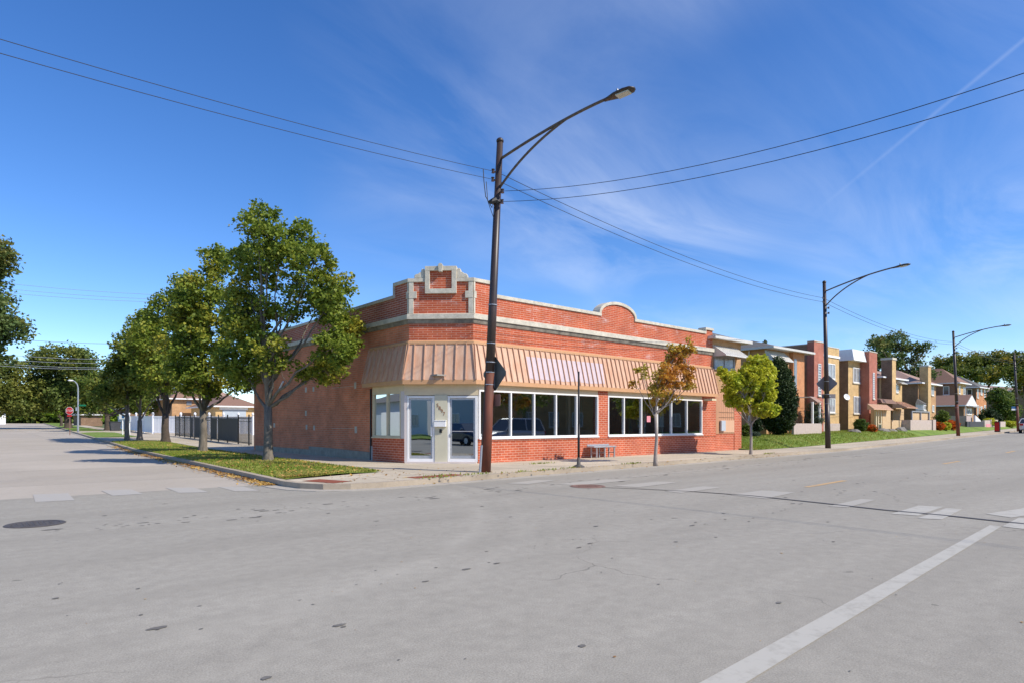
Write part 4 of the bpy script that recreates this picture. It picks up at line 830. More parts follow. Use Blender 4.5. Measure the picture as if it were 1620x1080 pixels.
# far trees of the side street
BG = 'large background trees'
tree('tall_tree', -110, 690, [(-52, 400, 38, 45), (-34, 450, 46, 48), (-20, 515, 46, 46), (-50, 570, 58, 45), (-70, 480, 60, 80), (-130, 450, 70, 90), (-10, 480, 34, 34), (-35, 605, 40, 22)], 'big dark green tree leaning into the picture at the left edge', 'tree', BG, M['lf_farb'], M['bark_d'], .35, 630, 31, d=44, dens=2.4, leaf=.27, cl=.8, per=70, fill=.3, twigs=False)
tree('tall_tree', -22, 672, [(5, 605, 44, 36), (30, 628, 34, 28), (-30, 620, 40, 40), (30, 590, 26, 24), (10, 640, 40, 20)], 'bushy tree left of the far street end, under the wires', 'tree', BG, M['lf_far'], M['bark_d'], .4, 655, 32, d=85, fill=.3, dens=2.70, leaf=.34, cl=1.1, per=44, twigs=False)
tree('tall_tree', 108, 670, [(105, 570, 42, 30), (72, 585, 34, 36), (60, 610, 24, 24), (140, 580, 28, 32), (100, 620, 50, 36), (65, 625, 30, 30), (135, 625, 34, 32), (150, 605, 20, 24)], 'broad round crowned tree behind the stop sign', 'tree', BG, M['lf_far'], M['bark_d'], .45, 655, 33, d=88, fill=.3, dens=3.00, leaf=.36, cl=1.1, per=46, twigs=False)
tree('tall_tree', 170, 672, [(165, 610, 28, 26), (190, 630, 30, 22), (150, 640, 24, 14), (215, 640, 26, 16)], 'low dense tree right of the far lamp post', 'tree', BG, M['lf_dk'], M['bark_d'], .3, 655, 34, d=76, fill=.3, dens=3.00, leaf=.3, cl=.9, per=44, twigs=False)
tree('tall_tree', 97, 668, [(72, 640, 14, 18), (84, 648, 12, 12)], 'small yellow green tree at the far street end', 'tree', BG, M['lf_lime'], M['bark_d'], .2, 660, 35, d=105, fill=.3, dens=3.00, leaf=.32, cl=.9, per=40, twigs=False)
bush('lime_bush', (*W(178, 84), G(*W(178, 84)) + .1), (1.3, 1.3, 1.3), 'bright lime green bush near the left signs', 'bush', M['lf_lime'], 36, n=60, leaf=.25, cl=.35, per=20)
def mass(name, x0, x1, d, top, m, seed, label, bottom=668, n=60, leaf=.5):
    rng = np.random.default_rng(seed); cls = []
    for i in range(n):
        px = rng.uniform(x0, x1); tp = top + 10*math.sin(px*.09 + seed) + rng.normal(0, 4); dd = d*rng.uniform(.93, 1.12); py = bottom - (bottom - tp)*rng.random()**.75
        x, y = W(px, dd); cls.append([x, y, Zd(py, dd)])
    o = quadmesh(name, leaves(cls, 70, leaf, d*.018, rng), m); o['kind'] = 'stuff'; return o
mass('distant_wood', -120, 300, 160, 630, M['lf_dk'], 3, '', n=900, leaf=1.0)
mass('distant_wood', 1340, 1800, 190, 640, M['lf_far'], 4, '', n=700, leaf=1.1)
# right background trees
tree('tall_tree', 1440, 672, [(1432, 538, 22, 20), (1400, 545, 20, 16), (1376, 545, 14, 12, .8), (1455, 555, 20, 20), (1420, 570, 30, 22), (1445, 590, 26, 18), (1390, 568, 22, 18), (1470, 548, 12, 10, .7)], 'tall airy tree rising behind the chimney houses', 'tree', BG, M['lf_farb'], M['bark_d'], .4, 615, 41, d=88, fill=.3, dens=2.20, leaf=.34, cl=.85, per=34, twigs=True)
tree('tall_tree', 1545, 672, [(1530, 575, 30, 18), (1500, 590, 24, 16), (1560, 570, 26, 16), (1590, 570, 30, 18), (1545, 595, 40, 16), (1515, 570, 22, 12)], 'wide yellow topped tree behind the far right houses', 'tree', BG, M['lf_yel'], M['bark_d'], .45, 630, 42, d=120, fill=.3, dens=3.00, leaf=.42, cl=1.3, per=44, twigs=False)
tree('tall_tree', 1625, 672, [(1610, 572, 34, 18), (1640, 580, 40, 30), (1600, 595, 30, 18), (1660, 600, 40, 30)], 'dark spreading tree at the right edge behind the far pole', 'tree', BG, M['lf_yel'], M['bark_d'], .45, 630, 43, d=118, fill=.3, dens=3.00, leaf=.42, cl=1.3, per=44, twigs=False)
tree('tall_tree', 1490, 672, [(1488, 600, 16, 12), (1470, 602, 16, 12), (1505, 605, 14, 10)], 'bright green tree just above the brown roofed house', 'tree', BG, M['lf_lime'], M['bark_d'], .3, 640, 44, d=112, fill=.3, dens=3.00, leaf=.36, cl=.9, per=40, twigs=False)
tree('tall_tree', 1585, 690, [(1580, 628, 16, 18), (1592, 648, 20, 18), (1575, 655, 18, 16), (1600, 635, 12, 16)], 'round leafy tree beside the orange brick house', 'tree', BG, M['lf_bsh'], M['bark_d'], .25, 672, 45, d=92, fill=.3, dens=3.30, leaf=.28, cl=.75, per=40, twigs=False)
tree('spruce', 1210, 640, [(1209.5, 544, 3, 8), (1214, 549, 4, 3)], 'dark conifer tip showing above the grey hip roof', 'tree', None, M['lf_ced'], M['bark_d'], .15, 600, 46, d=75, dens=1.2, leaf=.3, cl=.3, per=30, twigs=False)

# grass blades and fallen leaves
def blades(name, fn, n, h, seed, m):
    rng = np.random.default_rng(seed); P = np.array([fn(rng) for _ in range(n)]); a = rng.random(n)*6.28; w = .012 + .01*rng.random(n); hh = h*(.5 + rng.random(n))
    dx = np.stack([np.cos(a)*w, np.sin(a)*w, 0*w], 1); tip = P + np.stack([rng.normal(0, .02, n), rng.normal(0, .02, n), hh], 1)
    v = np.stack([P - dx, P + dx, tip + dx*.2, tip - dx*.2], 1).reshape(-1, 3); o = quadmesh(name, v, m); o['kind'] = 'stuff'
def verge(rng):
    y = 14.9 + 35*rng.random()**1.7; x = kerb_right(y) + .15 + (3.0*rng.random()) ; 
    if y < 15.6: x = kerb_right(y) + .15 + 3.0*rng.random()*min(1, (y - 14.6))
    return (x, y, G(x, y) + .10 + .045*math.sin(math.pi*min(1, (x - kerb_right(y))/3.2)))
blades('grass_blades', verge, 42000, .055, 5, M['lf_gra'])
def gz(x, y): return G(x, y) + .13 + .52*min(1, max(0, (y - kerb_main(x) - 2.5))/(60 - kerb_main(x) - 2.5)*26)**.8*(.18 + .82*min(1, max(0, x - 30.22)/3.5))
def lawnp(rng):
    x = 30.5 + 30*rng.random()**1.5; u = rng.random(); y = kerb_main(x) + 2.5 + 5*u; return (x, y, gz(x, y))
blades('grass_blades', lawnp, 30000, .06, 6, M['lf_gra'])
def weeds(rng):
    k = rng.integers(0, 9); c = [(10.3, 12.95), (11.6, 12.82), (12.6, 12.82), (13.9, 12.95), (9.3, 13.2), (8.9, 12.72), (14.6, 15.1), (16.8, 13.1), (27, 13.6)][k]
    return (c[0] + rng.normal(0, .28), c[1] + rng.normal(0, .06), .12)
blades('kerb_weeds', weeds, 420, .045, 7, M['lf_gra'])
def litter(name, fn, n, size, seed):
    rng = np.random.default_rng(seed); P = np.array([fn(rng) for _ in range(n)]); a = rng.random(n)*6.28; s = size*(.6 + .8*rng.random(n))
    u = np.stack([np.cos(a)*s, np.sin(a)*s, rng.normal(0, .25, n)*s], 1); w = np.stack([-np.sin(a)*s*.7, np.cos(a)*s*.7, rng.normal(0, .25, n)*s], 1)
    P[:, 2] += size*.3; v = np.stack([P - u, P + w, P + u, P - w], 1).reshape(-1, 3); o = quadmesh(name, v, M['lf_fal']); o['kind'] = 'stuff'
def lit_v(rng): p = verge(rng); return (p[0], p[1], p[2] + .05)
litter('fallen_leaves', lit_v, 2400, .035, 8)
def lit_g(rng):
    y = 14.6 + 30*rng.random()**1.4; x = kerb_right(y) - abs(rng.normal(0, .22)) - .02; return (x, y, G(x, y) + .012)
litter('fallen_leaves', lit_g, 2600, .035, 9)
def lit_s(rng): return (6.4 + 5*rng.random(), 12.9 + 3*rng.random(), .125)
litter('fallen_leaves', lit_s, 130, .03, 10)
def lit_k(rng): x = 8 + 22*rng.random(); return (x, kerb_main(x) - abs(rng.normal(0, .1)) + .05, .12 if rng.random() < .4 else .012)
litter('fallen_leaves', lit_k, 240, .03, 12)

# ------------------------------------------------------------------ street lamps, signs, wires
def lamp(base, top, armv, label, sign=None, rustz=2.7, detail=True, foot='rust'):
    t = root('street_lamp', base, label, 'street lamp', 'tall street lamps along the main street')
    b, tp = Vector(base), Vector(top); ax = (tp - b)
    def A(z): return b + ax*((z - b.z)/ax.z)
    z0 = b.z
    build('pole', MB().tube([A(z0 + rustz), A(z0 + 4.4), A(z0 + 4.5), A(tp.z)], [.125, .115, .11, .085], 14), M['pole'], t, smooth=True, uv=False)
    build('pole_foot', MB().tube([A(z0 - .05), A(z0 + rustz)], [.145, .128], 14), M[foot], t, smooth=True, uv=False)
    build('cap', MB().tube([A(tp.z - .02), A(tp.z + .03), A(tp.z + .07), A(tp.z + .1)], [.1, .1, .07, .02], 12), M['pole'], t, smooth=True)
    av = Vector((armv[0], armv[1], 0)); L_ = av.length; u = av.normalized(); up = Vector((0, 0, 1)); za, zl, ze = tp.z - .48, tp.z - 1.25, tp.z + .12
    def bez(p0, p1, p2, n=18): return [p0*(1 - s)**2 + p1*2*s*(1 - s) + p2*s*s for s in [i/n for i in range(n + 1)]]
    e = A(tp.z).copy(); e.z = 0; P = lambda s, z: Vector((e.x, e.y, z)) + u*s
    upper = bez(A(za) + u*.08, P(L_*.48, tp.z + .02), P(L_ - .72, ze)); lower = bez(A(zl) + u*.08, P(L_*.22, tp.z - .42), upper[11], 14)
    build('arm', MB().tube(upper, .036, 8).tube(lower, .032, 8), M['armmet'], t, smooth=True, uv=False)
    # head: a flat tapered cobra luminaire
    h0 = P(L_ - .80, ze - .03); side = Vector((-u.y, u.x, 0)); hd = MB(); st = [(0, .05, .05), (.12, .08, .06), (.3, .15, .075), (.55, .17, .08), (.72, .15, .06), (.80, .06, .03)]; n = 10; V = []
    for s, w, hh in st:
        for k in range(n):
            a = 2*math.pi*k/n; V.append(h0 + u*s + side*(w*math.cos(a)) + up*(hh*math.sin(a)*(1 if math.sin(a) > 0 else .35) + .05*s))
    hd.add(V, [(i*n + k, i*n + (k + 1) % n, (i + 1)*n + (k + 1) % n, (i + 1)*n + k) for i in range(len(st) - 1) for k in range(n)] + [tuple(range(n - 1, -1, -1)), tuple(range((len(st) - 1)*n, len(st)*n))])
    hb = build('lamp_head', hd, M['pole'], t, smooth=True, uv=False)
    build('lens', MB().hexa(*[[h0 + u*s_ + side*w_ + up*(z_ + .05*s_) for s_, w_ in ((.35, -.11), (.68, -.10), (.68, .10), (.35, .11))] for z_ in (-.045, -.02)]), M['lens'], hb)
    build('photocell', MB().tube([h0 + u*.35 + up*.06, h0 + u*.35 + up*.15, h0 + u*.35 + up*.18], [.035, .035, .015], 8), M['galv'], hb)
    if detail:
        for z in ((.75, 1.05, 3.45, 4.48, 2.68, 2.35, 2.95) if sign else (2.4, 2.9, 3.6)): build('strap', MB().tube([A(z0 + z), A(z0 + z + .02)], .136 if z < 3 else .128, 14), M['galv'], t)
        for k_, zz in enumerate((tp.z - .86, tp.z - 1.08, tp.z - 1.40, tp.z - 1.68)):
            o_ = Vector((-.2, -.01, 0)) if k_ < 2 else Vector((0, -.2, 0))
            build('insulator', MB().tube([A(zz) + o_ - Vector((0, 0, .05)), A(zz) + o_ - Vector((0, 0, .02)), A(zz) + o_ + Vector((0, 0, .02)), A(zz) + o_ + Vector((0, 0, .05))], [.05, .035, .035, .05], 8).tube([A(zz), A(zz) + o_], .02, 6), M['ceramic'], t)
    return t, A
def diamond(c, half, rz, m, label, group=None, extra=None):
    """back of a warning sign: square plate on its point, rz = bearing of its face"""
    t = root('warning_sign', c, label, 'sign', group); n = Vector((math.cos(rz), math.sin(rz), 0)); s = Vector((-n.y, n.x, 0)); up = Vector((0, 0, 1)); c = Vector(c); k = .06
    pts = []
    for a in range(4):
        for da in (-.09, .09):
            an = math.pi/2*a + da; rr = half*(1 - .0); pts.append((rr*math.cos(an), rr*math.sin(an)))
    F = lambda u_, z_, o_=0: tuple(c + s*u_ + up*z_ + n*o_)
    build('plate', MB().outline(F, pts, -.003, .003), m, t)
    build('bracket', MB().outline(F, [(-.02, -half*.8), (.02, -half*.8), (.02, half*.8), (-.02, half*.8)], -.02, -.004), M['galv'], t)
    return t
p1, d1 = gp(768, 746, .12); t1 = Vector((*W(791, d1), 9.03)); arm1 = Vector(W(1004, 14.75)) - Vector(W(791, d1))
L1, A1 = lamp(p1, t1, arm1, 'nearest street lamp, leaning black pole with rusty foot before the shop corner', sign=True)
dsg = A1(2.78) + Vector((.15, -.02, 0)); diamond(dsg, .46, math.radians(2), M['signback'], 'dark back of a diamond sign strapped to the leaning pole')
ss = root('small_sign', A1(2.05), 'small brownish sign back fixed low on the leaning pole', 'sign'); F_ = lambda u_, z_, o_=0: tuple(A1(2.06) + Vector((.15 + o_, -u_, z_)))
build('plate', MB().outline(F_, [(.02, -.16), (.28, -.16), (.31, -.13), (.31, .13), (.28, .16), (.02, .16)], -.004, .004), M['signback2'], ss)
build('bracket', MB().outline(F_, [(-.1, -.02), (.03, -.02), (.03, .02), (-.1, .02)], -.012, -.004), M['galv'], ss)
cd = MB().tube([A1(.75) + Vector((-.15, .02, 0)), A1(1.5) + Vector((-.13, .02, 0)), A1(3.2) + Vector((-.12, .02, 0))], .022); build('conduit', cd, M['pole'], L1); build('conduit_sleeve', MB().tube([A1(.1) + Vector((-.17, .02, 0)), A1(.85) + Vector((-.15, .02, 0))], .035), M['galv'], L1)
jl = MB(); q = A1(8.12) + Vector((-.55, -.03, 0)); q2_ = A1(7.35)
jl.tube([q, q + Vector((.02, 0, -.3)), q + Vector((.08, 0, -.7)), q + Vector((.3, 0, -.95)), q2_ + Vector((-.12, 0, .1))], .012, 5); jl.tube([q + Vector((.1, 0, -.3)), q + Vector((.15, 0, -.8)), q + Vector((.35, 0, -1.2)), q2_ + Vector((-.1, 0, -.1))], .01, 5)
build('jumper_cable', jl, M['wire'], L1); build('terminal_box', MB().tube([A1(7.33) + Vector((-.26, 0, 0)), A1(7.36) + Vector((-.1, 0, .04)), A1(7.36)], [.05, .1, .12], 8), M['dark'], L1)
d2 = 34.4; b2_ = Vector((*W(1310, d2), .12)); t2 = Vector((*W(1304, d2), Zd(447, d2))); L2_, A2 = lamp(b2_, t2, Vector(W(1440, 31.0)) - Vector(W(1304, d2)), 'middle street lamp with a diamond sign back, by the hedge lawn', foot='pole')
diamond(A2(Zd(606, d2)) + Vector((.15, .05, 0)), .50, math.radians(22), M['greysign'], 'grey back of a diamond sign on the middle street lamp')
pl = root('street_name_plate', A2(Zd(626, d2)), 'narrow grey plate below the diamond sign of the middle lamp', 'sign'); c_ = A2(Zd(626, d2)) + Vector((.1, -.11, 0)); F_ = lambda u_, z_, o_=0: tuple(c_ + Vector((RX, RY, 0))*u_ + Vector((0, 0, z_)) - Vector((FX, FY, 0))*o_)
build('plate', MB().outline(F_, [(-.37, -.12), (.37, -.12), (.37, .12), (-.37, .12)], -.13, -.12), M['greysign'], pl); build('bracket', MB().outline(F_, [(-.1, -.03), (.1, -.03), (.1, .03), (-.1, .03)], -.119, -.09), M['galv'], pl)
d3 = 54.4; x3 = Vector(W(1516, d3)); b3 = Vector((x3.x, x3.y, G(x3.x, x3.y) + .12)); t3 = Vector((*W(1508, d3), Zd(525, d3))); L3, A3 = lamp(b3, t3, Vector(W(1600, 51.5)) - Vector(W(1508, d3)), 'third street lamp, slim dark pole before the gabled garage')
d4 = 70; x4 = Vector(W(1611, d4)); b4 = Vector((x4.x, x4.y, G(x4.x, x4.y) + .12)); t4 = Vector((*W(1604.5, d4), Zd(559, d4))); L4, A4 = lamp(b4, t4, (1.0, -3.7), 'farthest street lamp at the right edge of the picture')
bs = root('blue_sign', A4(Zd(645, d4)), 'small blue and white sign on the farthest right pole', 'sign'); c5 = A4(Zd(645, d4)); F_ = lambda u_, z_, o_=0: tuple(c5 + Vector((RX, RY, 0))*u_ + Vector((0, 0, z_)) - Vector((FX, FY, 0))*o_)
build('plate', MB().outline(F_, [(-.62, -.05), (-.08, -.05), (-.08, .2), (-.62, .2)], .0, .02), M['blue'], bs); build('lower_plate', MB().outline(F_, [(-.62, -.22), (-.08, -.22), (-.08, -.06), (-.62, -.06)], .0, .02), M['white'], bs)
def wire(a, b, sag, label, r=.011, m='wire', group='overhead wires', n=26):
    a, b = Vector(a), Vector(b); pts = [a.lerp(b, i/n) - Vector((0, 0, 4*sag*(i/n)*(1 - i/n))) for i in range(n + 1)]
    mb = MB().tube(pts, r, 5); return build('overhead_wire', mb, M[m], label=label, cat='wire', group=group, uv=False)
wl = Vector((-.999, -.044, 0))
I1a, I1b = A1(t1.z - .86) + Vector((-.2, -.01, 0)), A1(t1.z - 1.08) + Vector((-.2, -.01, 0))
def reach(px, py, start, dirv, L_):   # sag so that the span passes the given image point
    k = K(px); # find t where the span's column is px
    best = min((abs((810 + FPX*((start + dirv*s).x*RX + (start + dirv*s).y*RY)/((start + dirv*s).x*FX + (start + dirv*s).y*FY)) - px), s) for s in [L_*i/400 for i in range(1, 400)] if (start + dirv*s).x*FX + (start + dirv*s).y*FY > 1)
    s = best[1]; q = start + dirv*s; d = q.x*FX + q.y*FY; z = Zd(py, d); u = s/L_; return (start.z - z)/(4*u*(1 - u))
for (I, py, lab) in ((I1a, 63, 'upper wire running left from the leaning lamp pole'), (I1b, 85, 'lower wire running left from the leaning lamp pole')):
    sg = reach(0, py, I, wl, 32); wire(I, I + wl*32, sg, lab, .0065)
J = [A1(t1.z - .86), A1(t1.z - 1.08)]; Kk = [A2(t2.z - .86) + Vector((-.2, 0, 0)), A2(t2.z - 1.08) + Vector((-.2, 0, 0))]; Q3 = [A3(t3.z - .86) + Vector((-.2, 0, 0)), A3(t3.z - 1.08) + Vector((-.2, 0, 0))]; Q4 = [A4(t4.z - .86), A4(t4.z - 1.08)]
for i, w_ in enumerate(('upper', 'lower')):
    wire(J[i] + Vector((.1, 0, 0)), Kk[i], .45, f'{w_} wire between the leaning pole and the middle lamp', .0085)
    wire(Kk[i], Q3[i], .5, f'{w_} wire from the middle lamp to the third lamp', .010); wire(Q3[i], Q4[i], .3, f'{w_} wire from the third lamp to the farthest lamp', .012)
dv = Vector((.06, -1, 0)).normalized()
for i, (zz, py, lab) in enumerate(((t1.z - 1.40, 115, 'upper wire crossing the road to the top right'), (t1.z - 1.68, 142, 'lower wire crossing the road to the top right'))):
    s0 = A1(zz) + Vector((0, -.2, 0)); sg = reach(1620, py, s0, dv, 19); wire(s0, s0 + dv*19, sg, lab, .007)
for i, (pa_, pb_, dd) in enumerate((((-60, 440), (260, 467), 70), ((-60, 449), (260, 474), 70), ((-60, 456), (260, 478.5), 70), ((-60, 529), (230, 544), 62), ((-60, 554), (200, 568), 62), ((-60, 562), (200, 574), 62), ((-60, 569), (200, 581), 62), ((-60, 573), (200, 583), 62))):
    a = Vector((*W(pa_[0], dd), Zd(pa_[1], dd))); b = Vector((*W(pb_[0], dd), Zd(pb_[1], dd)))
    nm = ['topmost', 'second', 'third', 'fourth', 'fifth', 'sixth', 'seventh', 'lowest'][i]
    wire(a, b, .25, f'{nm} of the eight wires crossing high over the side street', .018 if i < 3 else .021, 'wire_w' if i != 3 else 'grey', n=10)
# plain signpost by the kerb
sp, ds = gp(915.5, 738.5, .12); st_ = root('signpost', sp, 'slim black post on a round foot at the kerb before the bench', 'post')
build('post', MB().tube([sp, sp + Vector((0, 0, Zd(587, ds) - .12))], .028, 8).tube([sp + Vector((0, 0, .3)), sp + Vector((0, 0, 1.3))], .036, 8), M['dark'], st_, smooth=True, uv=False)
build('foot', MB().tube([sp, sp + Vector((0, 0, .04)), sp + Vector((0, 0, .09)), sp + Vector((0, 0, .3))], [.19, .17, .06, .045], 12), M['iron'], st_, smooth=True, uv=False)

# stop sign, far lamp, signs on the side street
def octa(r): return [(r*math.cos(math.pi/8 + math.pi/4*i), r*math.sin(math.pi/8 + math.pi/4*i)) for i in range(8)]
dS = 60; c6 = Vector((*W(110.5, dS), Zd(649, dS))); g6 = G(c6.x, c6.y) + .12
Fc = lambda u_, z_, o_=0: tuple(c6 + Vector((RX, RY, 0))*u_ + Vector((0, 0, z_)) - Vector((FX, FY, 0))*o_)
ssn = root('stop_sign', (c6.x, c6.y, g6), 'red octagonal stop sign on the side street verge', 'stop sign')
build('post', MB().tube([(c6.x, c6.y, g6 - .1), (c6.x, c6.y, c6.z + .3)], .035, 6), M['signback2'], ssn); build('border', MB().outline(Fc, octa(.385), .04, .052), M['white'], ssn); build('plate', MB().outline(Fc, octa(.35), .053, .058), M['red'], ssn)
text('lettering', 'STOP', .27, M['white'], ssn, Fc(0, 0, .064), (RX, RY), .003); build('lower_plate', MB().outline(Fc, [(-.22, -.55), (.22, -.55), (.22, -.41), (-.22, -.41)], .04, .055), M['red'], ssn)
dL = 66; c7 = Vector((*W(123.5, dL), 0)); c7.z = G(c7.x, c7.y) + .1; H7 = Zd(612, dL)
fl_ = root('far_lamp_post', c7, 'thin pale lamp post with curved arm behind the stop sign', 'street lamp')
build('pole', MB().tube([c7, (c7.x, c7.y, H7)], [.09, .06], 8), M['galv'], fl_); top7 = Vector((c7.x, c7.y, H7)); lft = -Vector((RX, RY, 0))
build('arm', MB().tube([top7, top7 + lft*.1 + Vector((0, 0, .35)), top7 + lft*.35 + Vector((0, 0, .62)), top7 + lft*.65 + Vector((0, 0, .72))], .05, 6), M['galv'], fl_); build('lamp_head', MB().blob(top7 + lft*.75 + Vector((0, 0, .7)), (.28, .22, .09), 2, rough=0), M['white'], fl_, smooth=True)
gs = root('street_name_sign', (c7.x, c7.y, Zd(640, dL)), 'green street name blade beside the far lamp post', 'sign'); c8 = Vector((*W(124, dL), Zd(640.5, dL))); F8 = lambda u_, z_, o_=0: tuple(c8 + Vector((RX, RY, 0))*u_ + Vector((0, 0, z_)) - Vector((FX, FY, 0))*o_)
build('blade', MB().outline(F8, [(.05, -.08), (.78, -.08), (.78, .08), (.05, .08)], 0, .02), M['green'], gs); build('bracket', MB().outline(F8, [(-.02, -.04), (.05, -.04), (.05, .04), (-.02, .04)], .02, .04), M['galv'], gs)
ws = root('small_pale_sign', (c7.x, c7.y, Zd(646, dL)), 'small pale sign left of the far lamp post', 'sign'); build('plate', MB().outline(F8, [(-.28, -.55), (-.08, -.55), (-.08, -.2), (-.28, -.2)], .0, .02), M['siding'], ws); build('bracket', MB().outline(F8, [(-.08, -.4), (.0, -.4), (.0, -.36), (-.08, -.36)], .0, .02), M['galv'], ws)
for (px, py0, w, label, mm) in ((194, 658, .52, 'blue and white information board behind the thin tree', 'blue'), (205, 662, .3, 'narrow pale board right of the thin tree', 'siding')):
    dd = 58; c9 = Vector((*W(px, dd), Zd(py0, dd))); g9 = G(c9.x, c9.y) + .1; F9 = (lambda c: lambda u_, z_, o_=0: tuple(c + Vector((RX, RY, 0))*u_ + Vector((0, 0, z_)) - Vector((FX, FY, 0))*o_))(c9)
    t = root('notice_board', (c9.x, c9.y, g9), label, 'sign'); build('post', MB().tube([(c9.x, c9.y, g9), (c9.x, c9.y, c9.z)], .05, 6), M['white'], t)
    build('board', MB().outline(F9, [(-w/2, -.24), (w/2, -.24), (w/2, .24), (-w/2, .24)], .05, .09), M['white'], t); build('poster', MB().outline(F9, [(-.02, -.16), (w/2 - .05, -.16), (w/2 - .05, .18), (-.02, .18)], .091, .095), M[mm], t)

# ------------------------------------------------------------------ fences behind the shop
def fpoint(px, d): x, y = W(px, d); return Vector((x, y, G(x, y) + .12))
fa_, fb_ = fpoint(398, 38), fpoint(277.5, 56)
mf = root('metal_fence', fa_, 'black metal bar fence with grey privacy screens behind the shop', 'fence'); uu = (fb_ - fa_); Lf = math.hypot(uu.x, uu.y); ud = uu/Lf
def FF(s, z, o=0): p = fa_ + ud*s; return (p.x - ud.y*o, p.y + ud.x*o, p.z + z)
ps = [0]; pxs = [394, 377, 360, 345.5, 334, 308, 301.5, 292, 284, 277.5]
def s_of(px):
    best = min((abs(810 + FPX*((fa_ + ud*s).x*RX + (fa_ + ud*s).y*RY)/((fa_ + ud*s).x*FX + (fa_ + ud*s).y*FY) - px), s) for s in [Lf*i/600 for i in range(601)]); return best[1]
for px in pxs: s = s_of(px); build('post', MB().fbox(FF, s - .035, s + .035, -.05, 1.85, -.035, .035), M['dark'], mf)
rl = MB().fbox(FF, 0, Lf, 1.62, 1.66, -.02, .02); rl.fbox(FF, 0, Lf, .12, .16, -.02, .02); rl.fbox(FF, 0, Lf, 1.42, 1.45, -.02, .02); k = 0
while k*.14 < Lf: rl.fbox(FF, k*.14, k*.14 + .018, .05, 1.72, -.009, .009); k += 1
build('rail', rl, M['dark'], mf)
for a, b in ((377, 346), (344, 334.5), (325, 308), (306, 302)): build('screen', MB().fbox(FF, s_of(a), s_of(b), .15, 1.6, .03, .04), M['screen'], mf)
def vfence(p, q, label, n, fin=True):
    p, q = Vector(p), Vector(q); t = root('white_fence', p, label, 'fence', 'white vinyl fences'); u = q - p; L_ = math.hypot(u.x, u.y); ud_ = u/L_
    F = lambda s, z, o=0: (p.x + ud_.x*s - ud_.y*o, p.y + ud_.y*s + ud_.x*o, p.z + (q.z - p.z)*s/L_ + z)
    pn = MB().fbox(F, 0, L_, .1, 1.62, -.02, .02); pn.fbox(F, 0, L_, 1.62, 1.74, -.05, .05); pn.fbox(F, 0, L_, .1, .22, -.05, .05)
    k = 0
    while k*.3 < L_: pn.fbox(F, k*.3, k*.3 + .02, .22, 1.62, -.028, .028); k += 1
    build('panel', pn, M['vinyl'], t)
    for i in range(n + 1):
        s = L_*i/n; f = build('post', MB().fbox(F, s - .07, s + .07, 0, 1.80, -.07, .07), M['vinyl'], t)
        build('finial', MB().blob(F(s, 1.96), (.12, .12, .16), 3, rough=0), M['vinyl'], f, smooth=True)
    return t
wc = fpoint(242, 62); vfence(wc, fpoint(400, 60), 'long white vinyl fence behind the black bar fence', 7); vfence(wc, fpoint(186, 84), 'short white vinyl fence section turning away in shade', 5)

# ------------------------------------------------------------------ houses
FY_ = lambda y0: frame((0, y0), (1, 0), (0, -1))          # south facing wall plane: s = world x
FX_ = lambda x0: frame((x0, 0), (0, 1), (-1, 0))          # west facing wall plane: s = world y
def win(parent, F, u0, u1, z0, z1, nx=2, nz=1, fm='white', pm='panel_w', fw_=.07, o=0., name='window'):
    fr = MB(); fr.fbox(F, u0, u1, z0, z0 + fw_, 0, .05 + o); fr.fbox(F, u0, u1, z1 - fw_, z1, 0, .05 + o)
    for i in range(nx + 1):
        c = u0 + fw_/2 + (u1 - u0 - fw_)*i/nx; w = fw_ if i in (0, nx) else fw_*.7; fr.fbox(F, c - w/2, c + w/2, z0 + fw_, z1 - fw_, 0, .048 + o)
    for j in range(1, nz): c = z0 + (z1 - z0)*j/nz; fr.fbox(F, u0 + fw_, u1 - fw_, c - .02, c + .02, 0, .046 + o)
    f = build(name, fr, M[fm], parent)
    build('pane', MB().fbox(F, u0 + .02, u1 - .02, z0 + .02, z1 - .02, 0, .02 + o), M[pm], f)
    build('sill', MB().fbox(F, u0 - .06, u1 + .06, z0 - .10, z0 - .003, 0, .09 + o), M['stone'] if fm == 'white' else M[fm], f)
    return f
def hip(x0, x1, y0, y1, z, rise, oh=.45):
    x0 -= oh; x1 += oh; y0 -= oh; y1 += oh; w, l = x1 - x0, y1 - y0; mb = MB()
    if l >= w: r0, r1 = (x0 + w/2, y0 + w/2), (x0 + w/2, y1 - w/2)
    else: r0, r1 = (x0 + l/2, y0 + l/2), (x1 - l/2, y0 + l/2)
    v = [(x0, y0, z), (x1, y0, z), (x1, y1, z), (x0, y1, z), (*r0, z + rise), (*r1, z + rise)]
    f = [(0, 1, 4), (1, 2, 5, 4), (2, 3, 5), (3, 0, 4, 5)] if l >= w else [(0, 1, 5, 4), (1, 2, 5), (2, 3, 4, 5), (3, 0, 4)]
    mb.add(v, f + [(3, 2, 1, 0)]); g = MB()
    for a in ((x0 - .06, x1 + .06, y0 - .08, y0 + .02), (x0 - .08, x0 + .02, y0 + .021, y1), (x1 - .02, x1 + .08, y0 + .021, y1)): g.box(*a, z - .11, z + .03)
    g.box(x0 + .03, x1 - .03, y0 + .03, y1, z - .06, z - .03)
    return mb, g
